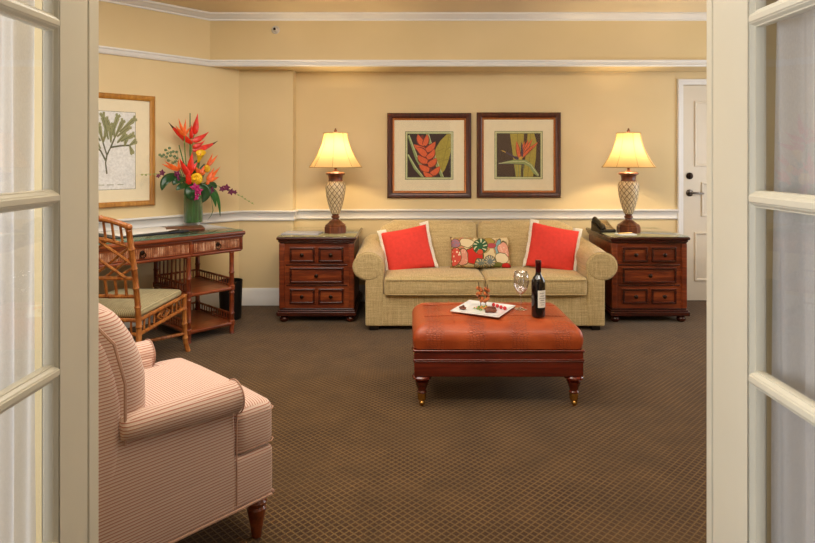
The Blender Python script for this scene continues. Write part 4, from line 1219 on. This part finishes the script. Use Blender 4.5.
MB().rbox(-.232, .232, -.325, .262, .392, .438, .022, 4, 6, cushion_fn(.004, .004, .016)).build('seat_cushion', W['seat_fabric'], dc, ang=60)

# ================================================================== ARMCHAIR
AX, AY = -.972, 2.089
ac = thing('armchair', 'red and cream pinstriped armchair with rolled arms in the left foreground', 'armchair', (AX, AY, 0), R(-42.8))
S = W['stripe']
MB().rbox(-.345, .345, -.33, .362, .150, .325, .016, 3, 4, cushion_fn(.004, .010, .0)).build('base', S, ac, ang=60)
# T-shaped loose seat cushion
T_ = [(-.268, -.13), (-.268, .214), (-.345, .214), (-.345, .372), (.345, .372), (.345, .214), (.268, .214), (.268, -.13)]
def tcushion(z0, z1, r):
    mb = MB()
    bm = bmesh.new(); vv = [bm.verts.new((x, y, z0)) for x, y in T_]; f = bm.faces.new(vv)
    e = bmesh.ops.extrude_face_region(bm, geom=[f]); bmesh.ops.translate(bm, verts=[g for g in e['geom'] if isinstance(g, bmesh.types.BMVert)], vec=(0, 0, z1 - z0))
    bmesh.ops.bevel(bm, geom=list(bm.edges), offset=r, segments=4, profile=.5, affect='EDGES', clamp_overlap=True)
    bmesh.ops.triangulate(bm, faces=[f for f in bm.faces if len(f.verts) > 4])
    for _ in range(2): bmesh.ops.subdivide_edges(bm, edges=[e for e in bm.edges if e.calc_length() > .06], cuts=1, use_grid_fill=True)
    bm.verts.index_update()
    for v in bm.verts:
        k = max(0, 1 - (abs(v.co.y - .12) / .27) ** 3) * max(0, 1 - (v.co.x / .36) ** 4)
        if v.co.z > (z0 + z1) / 2: v.co.z += .026 * k
    mb.add([tuple(v.co) for v in bm.verts], [[v.index for v in f.verts] for f in bm.faces]); bm.free()
    return mb
sc_ = tcushion(.318, .482, .038).build('seat_cushion', W['stripe_seat'], ac, ang=70)
mb = MB()
for z in (.452, .340):
    mb.tube([(.262, .223, z), (.338, .221, z), (.343, .26, z), (.343, .355, z), (.33, .370, z), (0, .3735, z), (-.33, .369, z), (-.343, .355, z), (-.343, .24, z), (-.338, .221, z), (-.262, .223, z)], .0022, 6)
mb.build('welt', W['welt'], sc_)
for sg in (-1, 1):
    mb = MB(); a, b = sorted((sg * .272, sg * .347))
    def pfn(u, P, sg=sg):
        x, y, z = P
        if z > .47 and abs(x) > .31: x -= sg * .012 * (z - .47) / .06
        return (x, y, z)
    mb.rbox(a, b, -.25, .212, .152, .53, .014, 3, 3, pfn)
    n = 24; vs = []; fs = []
    ring = [(.222, .0), (.226, .6), (.222, .93), (.212, 1.01), (.204, .98), (.13, 1.0), (.0, .98), (-.10, .96), (-.13, .94), (-.150, .88), (-.160, .7), (-.165, 0)]
    for y, s in ring:
        t = max(0, min(1, (.22 - y) / .5)); r = .054 - .016 * t; cz = .585 - r
        for i in range(n):
            w = 2 * PI * i / n
            vs.append((sg * (.326 + .004 * (1 - t)) + (r + .002) * s * math.cos(w), y, cz + r * s * math.sin(w)))
    for k in range(len(ring) - 1):
        for i in range(n):
            j = (i + 1) % n; fs.append((k * n + i, k * n + j, (k + 1) * n + j, (k + 1) * n + i))
    mb.add(vs, fs)
    arm = mb.build('arm', S, ac, ang=60)
    mb = MB()
    mb.tube([(sg * .330 + .058 * math.cos(2 * PI * i / 28), .218, .531 + .056 * math.sin(2 * PI * i / 28)) for i in range(29)], .0025, 6, cap=False)
    mb.tube([(sg * .348, .214, .17), (sg * .348, .214, .49)], .003, 6)
    mb.tube([(sg * .347, -.33, .155), (sg * .350, .0, .155), (sg * .350, .22, .155), (sg * .348, .352, .155)], .005, 6)
    mb.build('welt', W['welt'], arm)
MB().tube([(-.34, .366, .155), (0, .372, .155), (.34, .366, .155)], .005, 6).build('welt', W['welt'], ac)
def bfn(u, P):
    x, y, z = P
    if z > .66: y -= .11 * ((z - .66) / .26) ** 1.6
    x2 = x * (1 - .05 * max(0, (z - .6) / .3))
    if u[1] > 0: y += .016 * (1 - u[0] ** 2) * (1 - abs(u[2]) ** 3)
    z -= .012 * (abs(x) / .33) ** 3 if z > .8 else 0
    return (x2, y, z)
bk = MB().rbox(-.328, .328, -.29, -.062, .30, .925, .075, 6, 8, bfn).build('back', S, ac, ang=70)
def rfn(u, P):
    x, y, z = P
    if z > .60: y -= .10 * ((z - .60) / .32) ** 1.6
    return (x * (1 - .05 * max(0, (z - .6) / .3)), y, z - (.02 * (abs(x) / .34) ** 3 if z > .8 else 0))
MB().rbox(-.346, .346, -.345, -.150, .152, .905, .04, 5, 8, rfn).build('rear_panel', S, ac, ang=60)
mb = MB(); Lp = []
for x, y, z in ((.3475, -.150, .50), (.3475, -.151, .68), (.342, -.180, .80), (.325, -.235, .872), (.285, -.268, .905), (.2, -.276, .922), (0, -.280, .926)):
    Lp.append((x, y, z))
Lp = Lp + [(-x, y, z) for x, y, z in Lp[-2::-1]]
mb.tube(Lp, .005, 6); mb.build('welt', W['welt'], bk)
for sg in (-1, 1):
    MB().lathe([(.013, 0), (.017, .004), (.020, .03), (.030, .085), (.034, .105), (.029, .114), (.034, .120), (.036, .128), (.030, .136), (.028, .152)], (sg * .305, .318, 0), 24).build('leg', W['desk_wood'], ac)
    MB().rbox(sg * .30 - .02, sg * .30 + .02, -.36, -.32, 0, .16, .005, 2, 1, lambda u, P: (P[0], P[1] - .03 * (1 - P[2] / .16), P[2])).build('leg', W['desk_wood'], ac)

# ================================================================== FLOWERS
VX, VY = -1.779, 4.983; VZ = DT + .009
vase = thing('vase', 'tall clear glass cylinder vase lined with green leaves on the desk', 'vase', (VX, VY, VZ))
MB().lathe([(0, 0), (.076, 0), (.080, .004), (.080, .27), (.077, .27), (.077, .018), (0, .018)], n=40).build('glass_wall', W['glass'], vase)
MB().lathe([(.0, .022), (.073, .022), (.0745, .03), (.0745, .262), (.068, .264), (.06, .262), (0, .255)], n=40).build('leaf_lining', W['leafwrap'], vase)
SCL = VY / 600
def P(cx, cy, d=0.0):
    """point of the bouquet: crop coordinates -> metres around the vase axis, d metres toward the room"""
    px = 135 + cx / 4.177; py = 105 + cy / 4.177
    k = (px - 407.5) / 600
    y = ((.128 + d) + CX * WN.x + CY * WN.y) / (k * WN.x + WN.y)
    return Vector((k * y, y, 1.335 - (py - 158) * y / 600))
NECK = Vector((VX, VY, VZ + .25))
def stemfrom(dx, dy): return (VX + dx, VY + dy, VZ + .20)
def curve(a, b, c, n=8):
    a, b, c = Vector(a), Vector(b), Vector(c)
    return [a * (1 - t) ** 2 + b * 2 * t * (1 - t) + c * t * t for t in [i / n for i in range(n + 1)]]
def bract(mb, a, b, w, bend=(0, 0, 0), m=0, tip=None, flat=.55):
    a, b = Vector(a), Vector(b); mid = (a + b) / 2 + Vector(bend)
    pts = curve(a, mid, b, 10); rs = [w * q for q in (.45, .75, .95, 1.0, .97, .88, .74, .56, .38, .2, .05)]
    if tip is None: return mb.tube(pts, rs, 8, m, flat=flat, up=(0, -1, 0))
    mb.tube(pts[:9], rs[:9], 8, m, flat=flat, up=(0, -1, 0)); mb.tube(pts[8:], rs[8:], 8, tip, flat=flat, up=(0, -1, 0)); return mb
def flower(name, label, cat, grp=None): return thing(name, label, cat, (VX, VY, VZ + .1), 0, grp)
INV = Matrix.Translation((-VX, -VY, -(VZ + .1)))
def part(mb, name, mats, parent, **k):
    mb.T = None
    mb.v = [tuple(INV @ Vector(p)) for p in mb.v]
    return mb.build(name, mats, parent, **k)
# heliconias
h1 = flower('heliconia', 'tallest red heliconia of the bouquet with long pointed bracts', 'flower', 'heliconias in the vase')
mb = MB(); st = [Vector(stemfrom(.0, .01)), P(232, 300), P(232, 230), P(236, 180), P(248, 120)]; mb.tube(st, [.006, .006, .006, .005, .004], 8); part(mb, 'stem', W['stem_green'], h1)
for a, b, w, d, tip in (((248, 122), (262, 36), .028, 0, None), ((240, 150), (308, 112), .024, .02, None), ((238, 160), (140, 72), .024, .02, 1), ((242, 190), (346, 150), .024, .02, 1), ((240, 175), (292, 148), .02, .03, None), ((236, 140), (236, 82), .018, .01, None)):
    mb = MB(); bract(mb, P(*a), P(*b, d), w * 1.0, (0, -.01, -.028), 0, tip); part(mb, 'bract', [W['red_petal'], W['tip_dark']], h1)
h2 = flower('heliconia', 'lower red heliconia standing at the front centre of the bouquet', 'flower', 'heliconias in the vase')
mb = MB(); mb.tube([Vector(stemfrom(-.01, -.02)), P(228, 330, .06), P(232, 280, .07)], .006, 8); part(mb, 'stem', W['stem_green'], h2)
for a, b, w in (((228, 290), (240, 196), .026), ((228, 300), (186, 222), .022), ((226, 335), (222, 262), .024), ((230, 280), (262, 236), .016)):
    mb = MB(); bract(mb, P(*a, .07), P(*b, .09), w * 1.15, (0, -.01, -.01)); part(mb, 'bract', [W['red_petal']], h2)
# birds of paradise
BP = [('top left orange bird of paradise beside the tallest red heliconia', (206, 128, .03), [((182, 56), .011), ((212, 58), .011), ((170, 86), .011), ((232, 90), .010)], (210, 300)),
      ('far left orange bird of paradise above the big dark leaves', (186, 272, .06), [((112, 246), .013), ((124, 234), .012), ((182, 228), .011), ((150, 244), .010)], (205, 320)),
      ('central orange bird of paradise right of the lower red heliconia', (272, 292, .08), [((250, 252), .014), ((292, 250), .015), ((268, 262), .014), ((300, 272), .013)], (250, 330)),
      ('upper right orange bird of paradise pointing up', (302, 258, .05), [((324, 202), .012), ((346, 208), .012), ((310, 226), .010)], (262, 330)),
      ('lower right orange bird of paradise with wide petals', (304, 316, .07), [((356, 258), .014), ((330, 262), .015), ((352, 300), .015), ((312, 280), .013), ((300, 336), .016)], (262, 345))]
for lb, base, pet, foot in BP:
    t = flower('bird_of_paradise', lb, 'flower', 'birds of paradise in the vase')
    mb = MB(); mb.tube(curve(stemfrom(random.uniform(-.03, .03), random.uniform(-.03, .03)), P(*foot, base[2]), P(*base), 8), .0045, 7); part(mb, 'stem', W['stem_green'], t)
    for k, (q, w) in enumerate(pet):
        mb = MB(); bract(mb, P(*base), P(*q, base[2] + .02 * ((k % 3) - 1)), w * 1.2, (0, -.008, -.008)); part(mb, 'petal', [W['orange_petal']], t)
# yellow flowers
cl = flower('calla_lily', 'yellow calla lily near the centre of the bouquet', 'flower')
mb = MB(); mb.tube(curve(stemfrom(.02, .0), P(250, 300, .03), P(264, 244, .05), 8), .0045, 7); part(mb, 'stem', W['stem_green'], cl)
mb = MB(); a = P(264, 240, .05); ax = (P(276, 196, .07) - a).normalized(); q = ax.to_track_quat('Z', 'Y').to_matrix().to_4x4()
vs = []; fs = []; n = 20
for k in range(9):
    s = k / 8
    for i in range(n):
        w = 2 * PI * i / n; r = .008 + .032 * s ** 1.4; z = .085 * s + .022 * s * s * math.cos(w)
        vs.append(a + q.to_3x3() @ Vector((r * math.cos(w) * .8, r * math.sin(w), z)))
for k in range(8):
    for i in range(n):
        j = (i + 1) % n; fs.append((k * n + i, k * n + j, (k + 1) * n + j, (k + 1) * n + i))
mb.add(vs, fs); part(mb, 'spathe', W['yellow_petal'], cl, solid=.002, ang=180)
mb = MB(); mb.tube([a, a + ax * .05, a + ax * .075], [.004, .005, .003], 7); part(mb, 'spadix', W['orange_petal'], cl)
def rose(mb, c, r, seed):
    rnd = random.Random(seed)
    for lay, (k, rr, up) in enumerate(((3, .35, .9), (5, .65, .6), (6, 1.0, .25))):
        for i in range(k):
            w = 2 * PI * i / k + lay * .7; vs = []; fs = []
            for a in range(5):
                for b in range(5):
                    u = (a - 2) / 2; v = b / 4
                    an = w + u * (1.25 - .3 * lay); q = r * rr * (.35 + .75 * v ** .8)
                    zz = r * (up * v + .15 * (1 - u * u) - .25 * lay * v ** 3)
                    vs.append((c.x + q * math.cos(an), c.y - zz * .85, c.z + q * math.sin(an) * .95 + zz * .2))
            for a in range(4):
                for b in range(4): o = a * 5 + b; fs.append((o, o + 1, o + 6, o + 5))
            mb.add(vs, fs)
rs = flower('rose', 'round yellow rose low at the front of the bouquet', 'flower')
mb = MB(); c = P(256, 308, .12); rose(mb, c, .046, 3); mb.sphere((c.x, c.y - .008, c.z), .022, 12); part(mb, 'bloom', W['yellow_petal'], rs, solid=.002, ang=180)
mb = MB(); mb.tube(curve(stemfrom(0, -.03), P(250, 345, .06), c + Vector((0, .01, -.005)), 8), .004, 7); part(mb, 'stem', W['stem_green'], rs)
r2 = flower('rose', 'small yellow bud right of the centre between orange petals', 'flower')
mb = MB(); c = P(298, 266, .07); rose(mb, c, .030, 5); mb.sphere((c.x, c.y, c.z), .018, 12); part(mb, 'bloom', W['yellow_petal'], r2, solid=.002, ang=180)
mb = MB(); mb.tube(curve(stemfrom(.02, -.02), P(270, 330, .04), c + Vector((0, .005, -.005)), 8), .0035, 7); part(mb, 'stem', W['stem_green'], r2)
# orchids
def orchid(mb, c, r, seed):
    rnd = random.Random(seed); c = Vector(c); ph = rnd.uniform(0, 2)
    for i in range(5):
        w = ph + 2 * PI * i / 5; tp = c + Vector((math.cos(w) * r, -.3 * r + rnd.uniform(-.2, .3) * r, math.sin(w) * r)); bract(mb, c, tp, r * .34, (0, -r * .25, 0), 0, None, .3)
    mb.sphere((c.x, c.y - r * .35, c.z), r * .26, 8)
o1 = flower('orchid', 'cluster of bright magenta orchids on the front rim of the vase', 'flower', 'orchids in the vase')
for k, (x, y, d, r) in enumerate(((252, 345, .13, .032), (266, 358, .135, .030), (244, 370, .12, .026), (256, 384, .13, .024))): mb = MB(); orchid(mb, P(x, y, d), r * 1.35, k); part(mb, 'bloom', W['magenta_petal'], o1)
mb = MB(); mb.tube(curve(stemfrom(.0, -.04), P(255, 345, .10), P(252, 362, .128), 8), .003, 6); part(mb, 'stem', W['stem_green'], o1)
for lb, spray, blooms, buds in (
        ('purple orchid spray reaching far right past the vase', [(285, 345, .02), (340, 335, .07), (420, 368, .08), (498, 416, .08)], [(320, 356, .022), (365, 350, .02), (384, 345, .024), (402, 362, .022), (418, 364, .016)], [(432, 376), (448, 382), (460, 392), (476, 402), (490, 410)]),
        ('purple orchid spray reaching left across the picture frame', [(210, 330, .02), (170, 300, .06), (100, 286, .06), (20, 291, .05)], [(178, 288, .022), (180, 308, .018), (115, 283, .020), (98, 296, .014)], [(82, 290), (64, 291), (46, 292), (30, 291)])):
    t = flower('orchid', lb, 'flower', 'orchids in the vase')
    mb = MB(); pts = [Vector(stemfrom(.02, -.02))] + [P(*q) for q in spray]; mb.tube(pts, [.003, .003, .0026, .002, .0012], 6); part(mb, 'stem', W['stem_pale'], t)
    for k, (x, y, r) in enumerate(blooms): mb = MB(); orchid(mb, P(x, y, .08), r * 1.5, 30 + k); part(mb, 'bloom', W['purple_petal'], t)
    for x, y in buds: mb = MB(); mb.sphere(P(x, y, .078 if x > 200 else .055), .007, 8, sc=(1.2, .9, 1)); part(mb, 'bud', W['stem_pale'], t)
# round-leaved branch upper left
eu = flower('eucalyptus', 'grey green round leaved branch at the upper left of the bouquet', 'branch')
mb = MB(); mb.tube([Vector(stemfrom(-.02, .01)), P(205, 300), P(185, 245), P(150, 205), P(128, 182)], [.003, .003, .0025, .002, .0012], 6); mb.tube([P(190, 255), P(160, 238), P(102, 210)], .0015, 5); mb.tube([P(180, 240), P(178, 200)], .0015, 5); part(mb, 'stem', W['stem_green'], eu)
mb = MB()
for k, (x, y) in enumerate(((128, 188), (144, 180), (160, 194), (174, 196), (148, 212), (132, 216), (166, 214), (140, 232), (158, 242), (176, 222), (120, 208), (150, 198), (112, 214), (136, 202), (168, 236), (104, 208))):
    c = P(x, y, .02 * ((k * 7) % 5 - 2) / 2); mb.sphere(c, .0130, 10, sc=(1, .35 + .1 * (k % 3), .85))
part(mb, 'leaves', W['sage_leaf'], eu)
# reeds
for lb, pts in (('tall straight green reed behind the red heliconia', [(230, 34), (230, 205)]), ('short leaning green reed left of the red heliconia', [(184, 168), (206, 252)])):
    mb = MB(); a, b = P(*pts[0], -.02), P(*pts[1], -.01); mb.tube([a, b, Vector(stemfrom(-.01, .02))], [.004, .006, .006], 8)
    o = mb.build('reed', W['leaf_mid']); tag(o, lb, 'reed', 'green reeds in the vase')
# leaves
def leaf(mb, a, m_, b, w, fold=.25, n=12):
    pts = curve(a, m_, b, n); vs = []; fs = []
    view = Vector((0.25, -1, .25)).normalized()
    for i, p in enumerate(pts):
        t = pts[min(n, i + 1)] - pts[max(0, i - 1)]; t.normalize(); sd = t.cross(view).normalized(); up = sd.cross(t)
        ww = w * (math.sin(PI * min(1, .06 + .94 * i / n)) ** .75) + .001
        for q in (-1, -.5, 0, .5, 1): vs.append(p + sd * ww * q + up * ww * fold * abs(q))
    for i in range(n):
        for q in range(4): o = i * 5 + q; fs.append((o, o + 1, o + 6, o + 5))
    return mb.add(vs, fs)
LV = [('large dark leaf curling out at the far left of the bouquet', (190, 300, .05), (120, 290, .09), (112, 358, .08), .036, 'leaf_dark'),
      ('dark leaf left of centre under the orange blooms', (215, 310, .07), (165, 310, .10), (160, 335, .09), .030, 'leaf_dark'),
      ('dark leaf hanging over the left rim of the vase', (222, 335, .08), (190, 335, .11), (172, 356, .10), .024, 'leaf_dark'),
      ('glossy leaf folded over the vase rim at left of the magenta orchids', (245, 335, .09), (208, 360, .14), (250, 400, .12), .040, 'leaf_dark'),
      ('glossy leaf folded over the vase rim at right of the magenta orchids', (262, 335, .09), (318, 350, .13), (282, 408, .11), .042, 'leaf_dark'),
      ('dark leaf at the right shoulder of the bouquet', (290, 325, .06), (335, 330, .09), (338, 348, .08), .024, 'leaf_dark'),
      ('long narrow leaf drooping at the right of the vase', (300, 345, .07), (330, 365, .10), (338, 426, .09), .018, 'leaf_mid'),
      ('longest narrow leaf drooping furthest to the right of the vase', (310, 345, .07), (350, 350, .10), (356, 466, .09), .014, 'leaf_mid'),
      ('dark leaf filling the middle of the bouquet behind the yellow rose', (240, 330, .05), (275, 300, .06), (290, 245, .04), .034, 'leaf_dark'),
      ('mid green leaf behind the calla lily', (250, 320, .02), (240, 260, .02), (272, 225, .01), .030, 'leaf_mid')]
for lb, a, m_, b, w, mt in LV:
    mb = MB(); leaf(mb, P(*a), P(*m_), P(*b), w)
    c0 = stemfrom(random.uniform(-.03, .03), random.uniform(-.04, .01)); mb.tube(curve(c0, (NECK + Vector(P(*a))) / 2, P(*a), 6), .003, 6)
    o = mb.build('leaf', W[mt], ang=180, solid=.0016); tag(o, lb, 'leaf', 'leaves in the bouquet')
mb = MB(); mb.tube([P(322, 412, .085), P(326, 440, .09), P(318, 462, .09), P(302, 482, .085)], [.0012, .0034, .0030, .0006], 6, flat=.4); mb.tube([Vector(stemfrom(.03, -.02)), P(300, 350, .06), P(320, 390, .085), P(322, 413, .085)], .0016, 5)
o = mb.build('grass_blade', W['leaf_mid']); tag(o, 'thin curved grass blade hanging down right of the vase', 'leaf')
# ================================================================== LIGHT AND CAMERA
def area(name, loc, rot, sx, sy, power, col, spread=180):
    l = bpy.data.lights.new(name, 'AREA'); l.shape = 'RECTANGLE'; l.size = sx; l.size_y = sy; l.energy = power; l.color = col
    l.spread = math.radians(spread)
    o = bpy.data.objects.new(name, l); COL.objects.link(o); o.location = loc; o.rotation_euler = rot; return o
def point(name, loc, r, power, col):
    l = bpy.data.lights.new(name, 'POINT'); l.energy = power; l.color = col; l.shadow_soft_size = r
    o = bpy.data.objects.new(name, l); COL.objects.link(o); o.location = loc; return o
area('added_fill_right', (RX + .05, 4.25, 1.35), (0, PI / 2, 0), 1.4, 1.4, 40, (.97, .98, 1.0))  # added side fill set in the invented right window
area('window_daylight_west', (-2.62, -.45, 1.3), (0, -PI / 2, 0), 1.8, 2.7, 130, (.88, .94, 1.0))
area('added_backlight_east', (4.02, .7, 1.28), (0, PI / 2, 0), 1.7, 1.0, 28, (.84, .91, 1.0))  # added backlight for the right sheer, from an unseen window
area('ceiling_fill', (-.9, 3.0, 2.56), (0, 0, 0), 2.0, 1.5, 50, (1.0, .97, .93))  # added overhead fill, no lamp modelled there
area('front_fill', (.3, 1.62, 2.40), (R(82), 0, 0), 3.2, .24, 40, (1.0, .96, .88))  # added flood above the doors to brighten back wall and soffit
area('ceiling_bounce_fill', (-.2, 2.3, 2.15), (PI, 0, 0), 1.6, .9, 24, (1.0, .96, .88))  # added upward fill, out of view, to brighten the ceiling
for lx in (-.613, 1.882):
    point('lamp_bulb', (lx, 5.11, .70 + .69), .035, 58, (1.0, .74, .41))
w = bpy.data.worlds.new('World'); SC.world = w; w.use_nodes = True
nt = w.node_tree; bg = nt.nodes['Background']; bg.inputs[0].default_value = (.75, .85, 1, 1); bg.inputs[1].default_value = .6
cam = bpy.data.cameras.new('camera'); co = bpy.data.objects.new('camera', cam); COL.objects.link(co)
co.location = (0, 0, 1.335); co.rotation_euler = (PI / 2, 0, 0)
cam.sensor_width = 36; cam.lens = 600 / 815 * 36; cam.shift_y = -(271.5 - 158) / 815; cam.clip_start = .05
SC.camera = co
vs = SC.view_settings; vs.view_transform = 'Standard'; vs.look = 'None'; vs.gamma = 1; vs.use_curve_mapping = False; vs.exposure = -0.24
SC.cycles.max_bounces = 10; SC.cycles.transparent_max_bounces = 24; SC.cycles.sample_clamp_indirect = 6
SC.cycles.use_denoising = True
